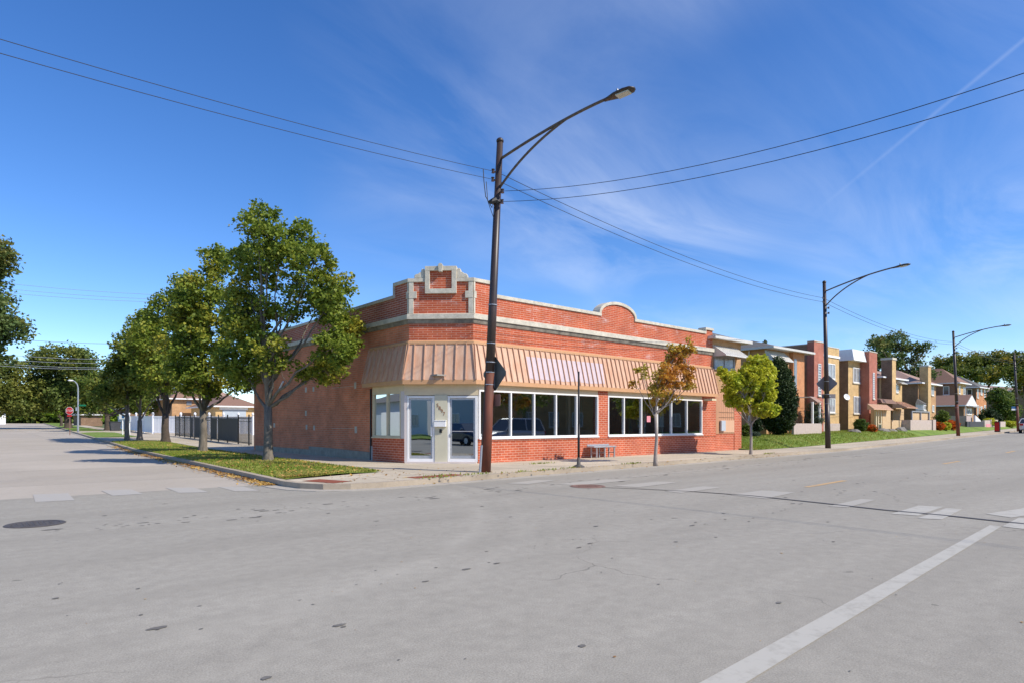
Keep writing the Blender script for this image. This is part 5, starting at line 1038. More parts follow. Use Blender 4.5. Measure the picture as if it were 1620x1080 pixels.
def slope_awning(parent, F, u0, u1, z0, z1, out, m='offwhite', name='awning'):
    mb = MB(); a = [F(u0, z1, .0), F(u1, z1, .0), F(u1, z0, out), F(u0, z0, out)]; b = [F(u0, z1 - .05, .0), F(u1, z1 - .05, .0), F(u1, z0 - .05, out), F(u0, z0 - .05, out)]
    mb.hexa(b, a); mb.add([F(u0 + .01, z1 - .05, 0), F(u0 + .01, z0 - .05, out), F(u0 + .01, z0 - .05, 0)], [(0, 1, 2)]); mb.add([F(u1 - .01, z1 - .05, 0), F(u1 - .01, z0 - .05, out), F(u1 - .01, z0 - .05, 0)], [(0, 2, 1)])
    k = 0
    while u0 + k*.22 < u1 - .03: 
        c = u0 + k*.22; mb.hexa([F(c, z1 + .001, .0), F(c + .03, z1 + .001, .0), F(c + .03, z0 + .001, out), F(c, z0 + .001, out)], [F(c, z1 + .02, .0), F(c + .03, z1 + .02, .0), F(c + .03, z0 + .02, out), F(c, z0 + .02, out)]); k += 1
    return build(name, mb, M[m], parent)

# the two storey annex against the shop
yA = 16.82; h1 = root('annex_house', (29, yA, .12), 'tan brick two storey house joined to the right end of the shop', 'house')
xa0, xa1 = XE + .01, X(1172, yA); F = FY_(yA)
build('wall', MB().box(xa0, xa1, yA, 31, .95, 5.62), M['brick_tan'], h1); build('lower_wall', MB().box(xa0, xa1, yA, 31, .1, .949), M['brick_knee'], h1)
build('corner_pier', MB().fbox(F, X(1161, yA), xa1 + .003, .1, 2.9, 0, .03), M['brick_knee'], h1)
rf, gt = hip(xa0 - .0, xa1, yA, 31, 5.62, .6, .35); build('roof', rf, M['shingle'], h1); build('gutter', gt, M['offwhite'], h1)
win(h1, F, xa0 + .12, X(1161, yA), ZY(1150, 583, yA), ZY(1150, 563, yA), 2, fm='grey', pm='panel_w'); slope_awning(h1, F, xa0 + .05, X(1166, yA), ZY(1160, 566, yA), ZY(1150, 549, yA), .7)
pn = MB().fbox(F, X(1131.5, yA), X(1160.5, yA), .96, 2.95, 0, .035)
build('boarding', pn, M['panel'], h1); gv = MB()
for i in range(9): u = X(1133 + 3.3*i, yA); gv.fbox(F, u, u + .02, .98, 2.93, .036, .04)
for z in (2.0, 1.75): gv.fbox(F, X(1136, yA), X(1160, yA), z, z + .02, .041, .05)
build('board_joint', gv, M['brick_brown'], h1); build('lower_panel', MB().fbox(F, X(1138, yA), X(1160, yA), 1.02, 1.62, .041, .06), M['tanmetal'], h1); build('meter_box', MB().fbox(F, X(1137, yA), X(1143.5, yA), 1.1, 1.6, .061, .16), M['siding'], h1)
# hip roofed house with awning windows, behind the cedar
yB = 20.6; xb0, xb1 = X(1209, yB) + .3, X(1267, yB); zE = ZY(1209, 549, yB); F = FY_(yB)
h2 = root('hip_roof_house', (xb0, yB, .5), 'brick house with grey hip roof half hidden by the cedar', 'house')
build('wall', MB().box(xb0, xb1 - 1.75, yB, 33, .3, zE), M['brick_tan'], h2); build('bay_wall', MB().box(xb1 - 1.74, xb1, yB - .25, 30, .3, zE), M['brick_orange'], h2)
rf, gt = hip(xb0, xb1, yB - .2, 33, zE, .9, .5); build('roof', rf, M['shingle'], h2); build('gutter', gt, M['offwhite'], h2)
win(h2, F, X(1212, yB), X(1238, yB), ZY(1225, 585, yB), ZY(1225, 566, yB), 2); slope_awning(h2, F, X(1210, yB), X(1240, yB), ZY(1225, 571, yB), ZY(1225, 555, yB), .7)
build('glass_block_window', MB().fbox(FY_(yB - .25), X(1256, yB - .25), X(1260, yB - .25), ZY(1258, 623, yB), ZY(1258, 569, yB), 0, .03), M['glassblock'], h2)
build('downpipe', MB().tube([FX_(xb0)(yB + 1.2, .4, .05), FX_(xb0)(yB + 1.2, zE - .1, .05)], .045), M['white'], h2)
# porch between the second and third houses
pr = root('brick_porch', (xb1, yB - 1.2, .5), 'small open porch with reddish canopy behind the grey bush', 'porch'); Fp = FY_(yB - 1.3); u0, u1 = xb1 - .7, X(1281, 19.3)
zt_ = ZY(1262, 634, yB - 1.3); slope_awning(pr, Fp, u0, u1, zt_, zt_ + .35, .5, 'shingle_p', 'canopy'); build('soffit', MB().box(u0, u1, yB - 1.3, yB - .28, zt_ + .31, zt_ + .36), M['white'], pr)
for u in (u0 + .05, u1 - .2): build('post', MB().box(u, u + .12, yB - 1.6, yB - 1.48, .5, zt_), M['white'], pr)
build('parapet', MB().box(X(1256, 18.9), X(1300, 18.9), 18.9, 19.05, .3, ZY(1280, 669, 18.9)), M['limestone_wall'], pr); build('rear_door', MB().box(xb1 + .3, xb1 + 1.2, yB + .2, yB + .25, .5, 2.5), M['dark'], pr)
# third: flat roofed house with red brick tower
yC = 20.8; xc0 = X(1288, yC); xc1 = X(1303, yC); xc2 = X(1327.5, yC + .35); zT = ZY(1288, 540, yC); F = FY_(yC)
h3 = root('flat_roof_house', (xc0, yC, .5), 'flat roofed yellow brick house with red brick stair tower beside the middle lamp', 'house')
tdp = Yy(1277, xc0) - yC
build('tower', MB().box(xc0, xc1, yC, yC + tdp, .3, zT), M['brick_red2'], h3)
build('wall', MB().box(xc1 + .001, xc2, yC + .35, yC + 14, .3, zT - .12), M['brick_yellow'], h3); build('side_wall', MB().box(xc0 + .05, xc1 + .0, yC + tdp + .01, yC + 14, .3, zT - .18), M['brick_brown'], h3)
build('coping', MB().box(xc0 - .03, xc1 + .03, yC - .03, yC + tdp, zT + .001, zT + .08).box(xc1 + .031, xc2 + .03, yC + .32, yC + 14, zT - .119, zT - .05).box(xc0 + .08, xc1, yC + tdp + .02, yC + 14, zT - .179, zT - .11), M['stone'], h3)
Fc3 = FY_(yC + .35); build('stone_course', MB().fbox(Fc3, xc1 + .01, xc2 + .04, ZY(1315, 563.5, yC), ZY(1315, 560, yC), 0, .07), M['white'], h3)
win(h3, Fc3, X(1305, yC + .35), X(1320.5, yC + .35), ZY(1315, 599, yC + .35), ZY(1315, 575, yC + .35), 3); win(h3, Fc3, X(1305, yC + .35), X(1320.5, yC + .35), ZY(1315, 652, yC + .35), ZY(1315, 629, yC + .35), 3)
win(h3, F, X(1293.8, yC), X(1298.2, yC), ZY(1296, 625, yC), ZY(1296, 575, yC), 1, 12, pm='glassblock', fw_=.04)
build('stone_base', MB().fbox(Fc3, xc1 + .01, xc2 + .01, .3, ZY(1315, 669, yC), 0, .06), M['limestone_wall'], h3)
# fourth: flat roof, white box cornice
yD = 21.5; xd0 = X(1342, yD); xd1 = X(1369, yD); zU = ZY(1342, 570, yD); zV = ZY(1345, 553, yD); F = FY_(yD)
h4 = root('box_cornice_house', (xd0, yD, .4), 'yellow brick house with white box cornice and a satellite dish', 'house')
build('wall', MB().box(xd0, xd1, yD, yD + 14, .3, zU + .3), M['brick_yellow'], h4); build('side_wall', MB().box(xd0 - .004, xd0 - .001, yD + .01, yD + 14, .3, zU + .3).box(xd0 - .3, xd0 - .005, yD + 1.0, yD + 14, .3, zV - .1), M['brick_brown'], h4)
build('box_cornice', MB().hexa([(xd0 - .25, yD - .55, zU), (xd1 + 1.2, yD - .55, zU), (xd1 + 1.2, yD + 2.6, zU), (xd0 - .25, yD + 2.6, zU)], [(xd0 - .1, yD - .35, zV), (xd1 + 1.2, yD - .35, zV), (xd1 + 1.2, yD + 2.6, zV), (xd0 - .1, yD + 2.6, zV)]), M['white'], h4)
yT = 20.75; xt0, xt1 = X(1375.3, yT), X(1387.5, yT); build('tower', MB().box(xt0, xt1, yT, yT + 4, .3, ZY(1380, 557, yT)), M['brick_red2'], h4); build('coping', MB().box(xt0 - .03, xt1 + .03, yT - .03, yT + 4, ZY(1380, 557, yT) + .001, ZY(1380, 557, yT) + .08), M['stone'], h4)
win(h4, FY_(yT), X(1380.5, yT), X(1383, yT), ZY(1381, 630, yT), ZY(1381, 589, yT), 1, 12, pm='glassblock', fw_=.05)
win(h4, F, X(1349, yD), X(1364, yD), ZY(1356, 605, yD), ZY(1356, 581.5, yD), 3); win(h4, F, X(1350, yD), X(1365, yD), ZY(1357, 653.5, yD), ZY(1357, 626.5, yD), 3)
ds_ = root('satellite_dish', (xd0, yD - .3, 2), 'white satellite dish on the yellow brick house corner', 'satellite dish'); c_ = Vector((X(1340, yD - .5), yD - .5, ZY(1340, 627, yD - .5)))
dm = MB(); n = 16; nn = Vector((-.5, -.8, .35)).normalized(); a_ = nn.orthogonal().normalized(); b_ = nn.cross(a_); V = [c_ - nn*.07]
for i in range(n): V.append(c_ + a_*.27*math.cos(2*math.pi*i/n) + b_*.27*math.sin(2*math.pi*i/n))
dm.add(V + [v - nn*.02 for v in V], [(0, 1 + i, 1 + (i + 1) % n) for i in range(n)] + [(n + 1, n + 2 + (i + 1) % n, n + 2 + i) for i in range(n)] + [(1 + i, n + 2 + i, n + 2 + (i + 1) % n, 1 + (i + 1) % n) for i in range(n)]); build('dish', dm, M['white'], ds_); build('dish_arm', MB().tube([c_ - nn*.1, (xd0 + .05, yD, c_.z - .3)], .025), M['galv'], ds_)
# porch of the fourth house
yP = 19.5; pc = root('canopy_porch', (X(1385, yP), yP, .4), 'tan porch with pink sloping canopy below the red tower', 'porch'); F = FY_(yP)
slope_awning(pc, F, X(1372, yP), X(1403, yP), ZY(1390, 647, yP), ZY(1390, 639, yP), .5, 'tanmetal', 'canopy'); build('screen_wall', MB().box(X(1396, yP), X(1409, yP), yP, yP + .9, .3, ZY(1402, 646, yP)), M['tanwall'], pc)
for px in (1386, 1389.5, 1394): build('post', MB().box(X(px, yP), X(px, yP) + .16, yP, yP + .14, .3, ZY(1390, 648, yP)), M['cream'], pc)
win(pc, F, X(1387, yP) + .2, X(1394, yP), .7, 1.5, 1, fm='cream', pm='pane')
# fifth house
yE = 22.4; xe0, xe1 = X(1391.5, yE), X(1427, yE); zG = ZY(1400, 597, yE); F = FY_(yE)
h5 = root('chimney_house', (xe0, yE, .5), 'small yellow brick house with tall front chimney and slanting window awnings', 'house')
build('wall', MB().box(xe0, xe1, yE, yE + 10, .3, zG), M['brick_yellow'], h5); build('side_wall', MB().box(xe0 - .006, xe0 - .002, yE + .01, yE + 10, .3, zG), M['brick_brown'], h5)
rf, gt = hip(xe0, xe1, yE, yE + 10, zG + .02, 1.5, .4); build('roof', rf, M['shingle_p'], h5); build('gutter', gt, M['white'], h5)
cx0, cx1 = X(1410.5, yE - .9), X(1416.5, yE - .9); build('chimney', MB().box(cx0, cx1, yE - .95, yE - .001, .3, ZY(1413, 569, yE - .9)), M['brick_yellow'], h5); build('chimney_cap', MB().box(cx0 - .06, cx1 + .06, yE - 1.0, yE + .05, ZY(1413, 569, yE - .9) + .001, ZY(1413, 565.5, yE - .9)), M['stone'], h5)
build('chimney_side', MB().box(cx0 - .006, cx0 - .002, yE - .94, yE - .01, .3, ZY(1413, 569, yE - .9)), M['brick_brown'], h5)
for a, b in ((1398, 1403), (1417, 1421)): win(h5, F, X(a, yE), X(b, yE), ZY(a, 620, yE), ZY(a, 607, yE), 1); slope_awning(h5, F, X(a, yE) - .2, X(b, yE) + .8, ZY(a, 606, yE), ZY(a, 600, yE), .6)
build('porch_roof', MB().hexa([(X(1388, 20.9), 20.5, ZY(1400, 637, 20.5)), (X(1412, 20.9), 20.5, ZY(1412, 638, 20.5)), (X(1412, 20.9), 22.3, ZY(1412, 638, 20.5)), (X(1388, 20.9), 22.3, ZY(1400, 637, 20.5))], [(X(1388, 20.9) + .1, 20.7, ZY(1400, 631, 20.5)), (X(1412, 20.9) - .6, 20.7, ZY(1412, 631, 20.5)), (X(1412, 20.9) - .6, 22.3, ZY(1412, 628, 20.5)), (X(1388, 20.9) + .1, 22.3, ZY(1400, 628, 20.5))]), M['shingle_b'], h5)
slope_awning(h5, FY_(21.2), X(1412, 21.2), X(1430, 21.2), ZY(1430, 645, 21.2), ZY(1420, 634.5, 21.2), 1.2, 'tanmetal', 'porch_awning')
build('porch_wall', MB().box(X(1413, 21.4), X(1430, 21.4), 21.4, 21.6, .3, ZY(1420, 646, 21.4)), M['tanwall'], h5); build('front_step_wall', MB().box(X(1411, 19.6), X(1432, 19.6), 19.6, 19.8, .3, ZY(1420, 664, 19.6)), M['tanwall'], h5)
# sixth house
yF6 = 22.4; xf0, xf1 = X(1452.5, yF6), X(1480.5, yF6); zH = ZY(1452, 605, yF6); F = FY_(yF6)
h6 = root('bay_window_house', (xf0, yF6, .5), 'tan brick house with pink roof, white bay window and front chimney', 'house')
build('wall', MB().box(xf0, xf1, yF6, yF6 + 11, .3, zH), M['brick_tan'], h6); build('side_wall', MB().box(xf0 - .007, xf0 - .002, yF6 + .01, yF6 + 11, .3, zH), M['brick_brown'], h6); rf, gt = hip(xf0, xf1, yF6, yF6 + 11, zH + .02, 1.7, .45); build('roof', rf, M['shingle_p'], h6); build('gutter', gt, M['white'], h6)
cx0, cx1 = X(1468.3, yF6 - .8), X(1473, yF6 - .8); build('chimney', MB().box(cx0, cx1, yF6 - .8, yF6 - .001, .3, ZY(1470, 580, yF6 - .8)), M['brick_yellow'], h6); build('chimney_cap', MB().box(cx0 - .05, cx1 + .05, yF6 - .85, yF6 + .03, ZY(1470, 580, yF6 - .8) + .001, ZY(1470, 577.5, yF6 - .8)), M['stone'], h6)
for a, b in ((1457, 1463), (1473, 1477)): win(h6, F, X(a, yF6), X(b, yF6), ZY(a, 624.5, yF6), ZY(a, 607.5, yF6), 2)
by = MB(); u0, u1 = X(1457, yF6 - .5), X(1470, yF6 - .5); by.prism([(u0, yF6 - .01), (u0 + .3, yF6 - .6), (u1 - .3, yF6 - .6), (u1, yF6 - .01)], ZY(1460, 649, yF6), ZY(1460, 639, yF6)); b_ = build('bay', by, M['white'], h6); win(b_, FY_(yF6 - .6), u0 + .35, u1 - .35, ZY(1460, 648, yF6 - .6), ZY(1460, 640, yF6 - .6), 2, name='bay_window')
build('bay_roof', MB().add([(u0 - .1, yF6 - .002, ZY(1460, 639, yF6)), (u0 + .2, yF6 - .75, ZY(1460, 639, yF6)), (u1 - .2, yF6 - .75, ZY(1460, 639, yF6)), (u1 + .1, yF6 - .002, ZY(1460, 639, yF6)), (u0 + .5, yF6 - .002, ZY(1460, 631, yF6)), (u1 - .5, yF6 - .002, ZY(1460, 631, yF6))], [(0, 1, 4), (1, 2, 5, 4), (2, 3, 5)]), M['shingle'], h6); win(h6, F, X(1474.5, yF6), X(1477.5, yF6), ZY(1475, 650, yF6), ZY(1475, 640, yF6), 1)
build('downpipe', MB().tube([FX_(xf0)(yF6 + 4.2, .4, .05), FX_(xf0)(yF6 + 4.2, zH, .05)], .06), M['white'], h6)
# raised terrace and boulders in front
tw = root('terrace_wall', (X(1440, 19), 19, .2), 'pinkish concrete terrace wall on the lawn', 'wall'); a, b = X(1440.5, 18.9), X(1474, 18.9); z_ = ZY(1450, 663.5, 18.9); build('face', MB().box(a, b, 18.9, 19.1, .2, z_), M['limestone_wall'], tw); build('side_face', MB().box(a, a + .2, 19.101, 21.5, .2, z_), M['limestone_wall'], tw); build('end_pier', MB().box(b + .05, b + .9, 18.8, 19.3, .2, z_ + .05), M['limestone_wall'], tw)
rl_ = root('terrace_railing', (a + 1, 19.6, z_), 'grey green board railing on top of the terrace wall', 'railing'); a2, b2x = X(1443, 19.3), X(1471, 19.3); z2 = ZY(1455, 649.5, 19.3); build('frame', MB().box(a2, b2x, 19.3, 19.4, z2 - .1, z2).box(a2, a2 + .15, 19.3, 19.4, z_, z2 - .1).box(b2x - .15, b2x, 19.3, 19.4, z_, z2 - .1).box((a2 + b2x)/2 - .07, (a2 + b2x)/2 + .07, 19.3, 19.4, z_, z2 - .1), M['grey'], rl_); build('boards', MB().box(a2 + .15, b2x - .15, 19.42, 19.45, z_, z2 - .15), M['tanwall'], rl_)
for i, (px, py, w, hh, lab) in enumerate(((1352, 683, .55, .3, 'leftmost grey boulder below the yellow brick house'), (1397, 681, .9, .35, 'wide grey boulder left of the terrace wall'), (1410, 682, .7, .3, 'middle grey boulder left of the terrace wall'), (1425, 681, .9, .4, 'boulder touching the terrace wall side'))):
    x, y = X(px, 19.0), 19.0; z = ZY(px, py + 4, 19.); tb = MB().blob((x, y, z + hh*.4), (w, .5, hh), i, rough=.25); tb.v = [(v[0], v[1], v[2] + .64 - z) for v in tb.v]; build('boulder', tb, M['boulder'], label=lab, cat='boulder', group='boulders on the front lawns')
# seventh: brown roof house with gabled garage in front, eighth orange house, ninth far right
def simple_house(name, px0, px1, y0, eave, deep, wm, sm, rm, rise, label, wins=(), base=.3):
    x0, x1 = X(px0, y0), X(px1, y0); z = ZY(px0, eave, y0); t = root(name, (x0, y0, base), label, 'house'); g = G(x0, y0)
    build('wall', MB().box(x0, x1, y0, y0 + deep, g, z), M[wm], t); build('side_wall', MB().box(x0 - .01, x0 - .003, y0 + .01, y0 + deep, g, z), M[sm], t)
    rf, gt = hip(x0, x1, y0, y0 + deep, z + .02, rise, .5); build('roof', rf, M[rm], t); build('gutter', gt, M['white'], t)
    for (a, b, c, d) in wins: win(t, FY_(y0), X(a, y0), X(b, y0), ZY((a + b)/2, d, y0), ZY((a + b)/2, c, y0), 1)
    return t, x0, x1, z
h7, x0, x1, z = simple_house('brown_roof_house', 1513, 1528, 25., 605, 14, 'brick_yellow', 'brick_brown', 'shingle_b', 2.2, 'house with wide brown roof behind the gabled garage', ((1516.5, 1519, 610, 622), (1523.5, 1527.5, 612, 624)))
win(h7, FX_(x0 - .01), Yy(1502, x0), Yy(1492, x0), ZX(1497, 624, x0), ZX(1497, 610, x0), 1, pm='pane')
h8, x0, x1, z = simple_house('orange_brick_house', 1544.5, 1560.5, 25.5, 612, 14, 'brick_orange', 'brick_brown', 'shingle', 2.0, 'orange brick house with grey roof right of the third lamp', ((1545.5, 1548, 614, 629), (1551, 1554, 614, 624), (1556.5, 1559, 614, 628), (1551, 1554, 642, 650), (1556.5, 1559, 640, 648), (1545.5, 1548, 640, 656)))
win(h8, FX_(x0 - .01), Yy(1538, x0), Yy(1530, x0), ZX(1534, 624, x0), ZX(1534, 615, x0), 1, pm='pane')
h9, x0, x1, z = simple_house('far_brown_house', 1650, 1700, 28, 616, 30, 'brick_brown', 'brick_brown', 'shingle_p', 2.4, 'long brown brick house with pinkish roof at the right edge')
# garage with front gable
yg = 22.4; xg0, xg1 = X(1525, yg), X(1541, yg); zg = ZY(1527, 640, yg); zp = ZY(1534, 623.5, yg); gg = root('gabled_garage', (xg0, yg, .3), 'low brown brick house wing with white front gable', 'house')
build('wall', MB().box(xg0, xg1, yg, yg + 14, .2, zg), M['brick_tan'], gg); build('side_wall', MB().box(xg0 - .01, xg0 - .003, yg + .01, yg + 14, .2, zg), M['brick_brown'], gg)
xm = (xg0 + xg1)/2; build('roof', MB().add([(xg0 - .4, yg - .3, zg), (xm, yg - .3, zp), (xg1 + .4, yg - .3, zg), (xg0 - .4, yg + 14.3, zg), (xm, yg + 14.3, zp), (xg1 + .4, yg + 14.3, zg), (xg0 - .4, yg - .3, zg - .12), (xg1 + .4, yg - .3, zg - .12), (xg0 - .4, yg + 14.3, zg - .12), (xg1 + .4, yg + 14.3, zg - .12)], [(0, 1, 4, 3), (1, 2, 5, 4), (0, 3, 8, 6), (2, 7, 9, 5), (6, 8, 9, 7)]), M['shingle_b'], gg)
build('gable', MB().outline(FY_(yg), [(xg0 - .3, zg - .1), (xg1 + .3, zg - .1), (xm, zp - .12)], .0, .33), M['white'], gg); build('gutter', MB().box(xg0 - .52, xg0 - .4, yg - .3, yg + 14.3, zg - .15, zg), M['white'], gg)
win(gg, FY_(yg), X(1529.5, yg), X(1537, yg), ZY(1533, 655, yg), ZY(1533, 645, yg), 2); slope_awning(gg, FY_(yg), X(1528, yg), X(1542, yg), ZY(1535, 643, yg), ZY(1535, 640, yg), .8); build('step_wall', MB().box(X(1529, 20.6), X(1538, 20.6), 20.6, 22.3, .2, ZY(1533, 657, 20.6)), M['limestone_wall'], gg); build('downpipe', MB().tube([(xg0 + .4, yg - .06, .3), (xg0 + .4, yg - .06, zg)], .08), M['white'], gg)
lw = root('low_garden_wall', (X(1550, 18), 18, .3), 'low garden wall, dark grey on the left and pinkish on the right', 'wall')
yy_ = 19.8; build('dark_section', MB().box(X(1530, yy_), X(1556, yy_), yy_, yy_ + .2, .2, ZY(1540, 666, yy_)), M['darkwall'], lw)
for a, b, t_, m_ in ((1557, 1566, 664, 'limestone_wall'), (1567, 1578, 663, 'limestone_wall'), (1579, 1590, 666, 'limestone_wall')): build('pale_section', MB().box(X(a, yy_), X(b, yy_) , yy_ - .05, yy_ + .2, .2, ZY(a, t_, yy_)), M[m_], lw)
build('red_panel', MB().box(X(1559, yy_), X(1566, yy_), yy_ - .08, yy_ - .051, .3, ZY(1560, 670, yy_)), M['pinksign'], lw)
hr = MB(); hr.hexa([(X(1540, 20.4), 20.2, .8), (X(1549, 20.4), 20.2, .5), (X(1549, 20.4), 20.4, .5), (X(1540, 20.4), 20.4, .8)], [(X(1540, 20.4), 20.2, ZY(1540, 656, 20.2)), (X(1549, 20.4), 20.2, ZY(1549, 665, 20.2)), (X(1549, 20.4), 20.4, ZY(1549, 665, 20.2)), (X(1540, 20.4), 20.4, ZY(1540, 656, 20.2))]); build('stair_rail', hr, M['white'], lw)
pb = gp(1578, 682.5, .12)[0]; pbt = root('kerb_post_box', pb, 'short dark red box on the pavement before the low garden wall', 'post'); build('box', MB().box(pb.x - .22, pb.x + .22, pb.y - .22, pb.y + .22, pb.z, pb.z + 1.1), M['dark'], pbt, bevel=.04); build('red_face', MB().box(pb.x - .23, pb.x - .221, pb.y - .2, pb.y + .2, pb.z + .1, pb.z + 1.0), M['tail'], pbt)

# shrubs and hedges on the right

def shrub(px, y0, top, wpx, label, m, seed, cat='bush', name='bush', n=70, leaf=.08, cone=0., per=30, cl=None, group='garden shrubs on the right'):
    x = X(px, y0); d = DY(px, y0); z = gz(x, y0); hgt = Zd(top, d) - z; r = wpx/2*d/FPX
    return bush(name, (x, y0, z), (r, r, hgt/2), label, cat, m, seed, n=n, leaf=leaf, cone=cone, per=per, cl=cl or r*.3, group=group)
shrub(1231, 19.12, 566, 58, 'tall dark columnar cedar on the front lawn', M['lf_ced'], 51, cat='tree', name='cedar', n=2600, leaf=.11, cone=.36, per=44, cl=.24)
shrub(1198, 19.45, 655, 16, 'small pointed cedar left of the tall cedar', M['lf_ced'], 52, name='small_cedar', n=160, leaf=.08, cone=.6)
shrub(1181, 18.79, 670, 16, 'bright green leafy bush beside the annex corner', M['lf_bsh'], 53, n=120); shrub(1196, 18.56, 683, 14, 'low pale green bush at the lawn edge', M['lf_gry'], 54, n=60)
shrub(1288, 19.45, 633, 28, 'grey green round bush trained over the porch', M['lf_gry'], 55, n=260, leaf=.08); shrub(1362, 19.01, 661, 20, 'dark dome bush beside the orange flowers', M['lf_bsh'], 56, n=150)
shrub(1379, 18.67, 672, 17, 'orange flowering bush below the yellow brick house', M['lf_orf'], 57, n=150, name='flower_bush'); shrub(1490, 20.11, 649, 22, 'round clipped green bush behind orange flowers', M['lf_bsh'], 58, n=200, leaf=.12)
shrub(1486, 18.79, 667, 16, 'left orange flower clump by the garage', M['lf_orf'], 59, n=140, leaf=.1, name='flower_bush'); shrub(1506, 18.79, 664, 20, 'right orange flower clump by the garage', M['lf_orf'], 60, n=160, leaf=.1, name='flower_bush'); shrub(1496, 18.67, 667, 14, 'yellow green bush between two orange flower clumps', M['lf_yg'], 61, n=120, leaf=.1)
shrub(1568, 21.00, 647, 18, 'clipped round bush beside the orange brick house', M['lf_ced'], 62, n=180, leaf=.14); shrub(1577, 20.77, 654, 16, 'second clipped bush, right of the first round one', M['lf_ced'], 63, n=160, leaf=.14); shrub(1553, 21.00, 652, 12, 'small conical bush before the orange brick house', M['lf_ced'], 64, n=120, leaf=.12, cone=.6)
shrub(1596, 19.89, 666, 26, 'yellow green ground shrub at the far right lawn', M['lf_yg'], 65, n=140, leaf=.14); shrub(1597, 22.10, 652, 22, 'large dark round bush left of the farthest pole', M['lf_ced'], 66, n=240, leaf=.16); shrub(1565, 20.11, 661, 20, 'yellow green hedge behind the low garden wall', M['lf_yg'], 67, n=120, leaf=.12)
# flag by the annex
fg = root('flag', (X(1176, 17.6), 17.6, 1.5), 'small striped flag hanging beside the annex corner', 'flag'); fx, fz = X(1174, 17.6), ZY(1176, 644, 17.6); build('staff', MB().tube([(fx - .3, 17.7, fz - .3), (fx + .25, 17.3, fz + .35)], .012, 5), M['white'], fg)
sm_ = MB(); sr = MB()
for i in range(7):
    mm = sr if i % 2 == 0 else sm_; x_ = fx + .05 + i*.06; mm.add([(x_, 17.35, fz + .25 - i*.03), (x_ + .058, 17.35 + .02*(i % 2), fz + .22 - i*.03), (x_ + .058, 17.37, fz - .25 - i*.04), (x_, 17.37, fz - .22 - i*.04)], [(0, 1, 2, 3)])
build('red_stripes', sr, M['red'], fg); build('white_stripes', sm_, M['white'], fg)

# houses behind the fences on the left
def z_at(px, py, d): return Zd(py, d)
def back_house(name, px0, px1, d, eave, roofpy, wm, rm, label, deep=9, cat='house'):
    y0 = W((px0 + px1)/2, d)[1]; x0, x1 = X(px0, y0), X(px1, y0); z = ZY((px0 + px1)/2, eave, y0); t = root(name, (x0, y0, G(x0, y0)), label, cat)
    build('wall', MB().box(x0, x1, y0, y0 + deep, G(x0, y0), z), M[wm], t); rf, gt = hip(x0, x1, y0, y0 + deep, z, ZY(px0, roofpy, y0 + deep*.4) - z, .4); build('roof', rf, M[rm], t); build('gutter', gt, M['white'], t); return t, x0, x1, y0, z
g1, x0, x1, y0, z = back_house('detached_garage', 341, 408, 68, 642, 625, 'brick_yellow', 'shingle_b', 'yellow brick garage with white door and brown roof behind the fences', cat='garage')
build('garage_door', MB().fbox(FY_(y0), X(352, y0), X(389, y0), G(x0, y0), ZY(370, 648, y0), 0, .05), M['siding'], g1); build('door_lintel', MB().fbox(FY_(y0), X(347, y0), X(392, y0), ZY(370, 647.5, y0), ZY(370, 643, y0), 0, .08), M['white'], g1)
g2, x0, x1, y0, z = back_house('back_brick_house', 272, 322, 74, 630, 612, 'brick_tan', 'shingle_b', 'tan brick house with glass block window behind the white fence'); build('glass_block_window', MB().fbox(FY_(y0), X(295, y0), X(303, y0), ZY(299, 640, y0), ZY(299, 634, y0), 0, .05), M['glassblock'], g2)
g3, x0, x1, y0, z = back_house('rear_flat_house', 337, 372, 84, 631, 619, 'brick_brown', 'shingle_p', 'brown house with pink roof and white stair rails behind the garage')
for i, (a, b) in enumerate(((631, 634), (650, 652), (656, 658))): build('stair_rail', MB().fbox(FY_(y0), X(329, y0), X(345, y0), ZY(340, b, y0), ZY(340, a, y0), .0, .3), M['white'], g3)
build('porch_post', MB().box(X(331, y0 - 1), X(331, y0 - 1) + .25, y0 - 1, y0 - .8, G(x0, y0), z), M['white'], g3)
g4, x0, x1, y0, z = back_house('far_brick_garage', 203, 250, 92, 645, 634, 'brick_brown', 'shingle', 'low brown brick garage between the street tree trunks', cat='garage')
g5, x0, x1, y0, z = back_house('far_house', 128, 162, 115, 655, 645, 'brick_brown', 'shingle', 'small brown house far back behind the lamp post')
g6_, x0, x1, y0, z = back_house('pale_left_house', -60, 9, 128, 650, 640, 'white', 'shingle', 'pale low house at the left edge beyond the street end')
bn_ = fpoint(182, 74); bt = root('wheeled_bin', bn_, 'dark wheeled bin left of the information board', 'bin'); build('body', MB().hexa([(bn_.x - .45, bn_.y - .35, bn_.z), (bn_.x + .45, bn_.y - .35, bn_.z), (bn_.x + .45, bn_.y + .35, bn_.z), (bn_.x - .45, bn_.y + .35, bn_.z)], [(bn_.x - .55, bn_.y - .42, bn_.z + 1), (bn_.x + .55, bn_.y - .42, bn_.z + 1), (bn_.x + .55, bn_.y + .42, bn_.z + 1), (bn_.x - .55, bn_.y + .42, bn_.z + 1)]), M['darkwall'], bt, bevel=.03); build('lid', MB().box(bn_.x - .58, bn_.x + .58, bn_.y - .46, bn_.y + .45, bn_.z + 1.001, bn_.z + 1.07), M['darkwall'], bt, bevel=.02)

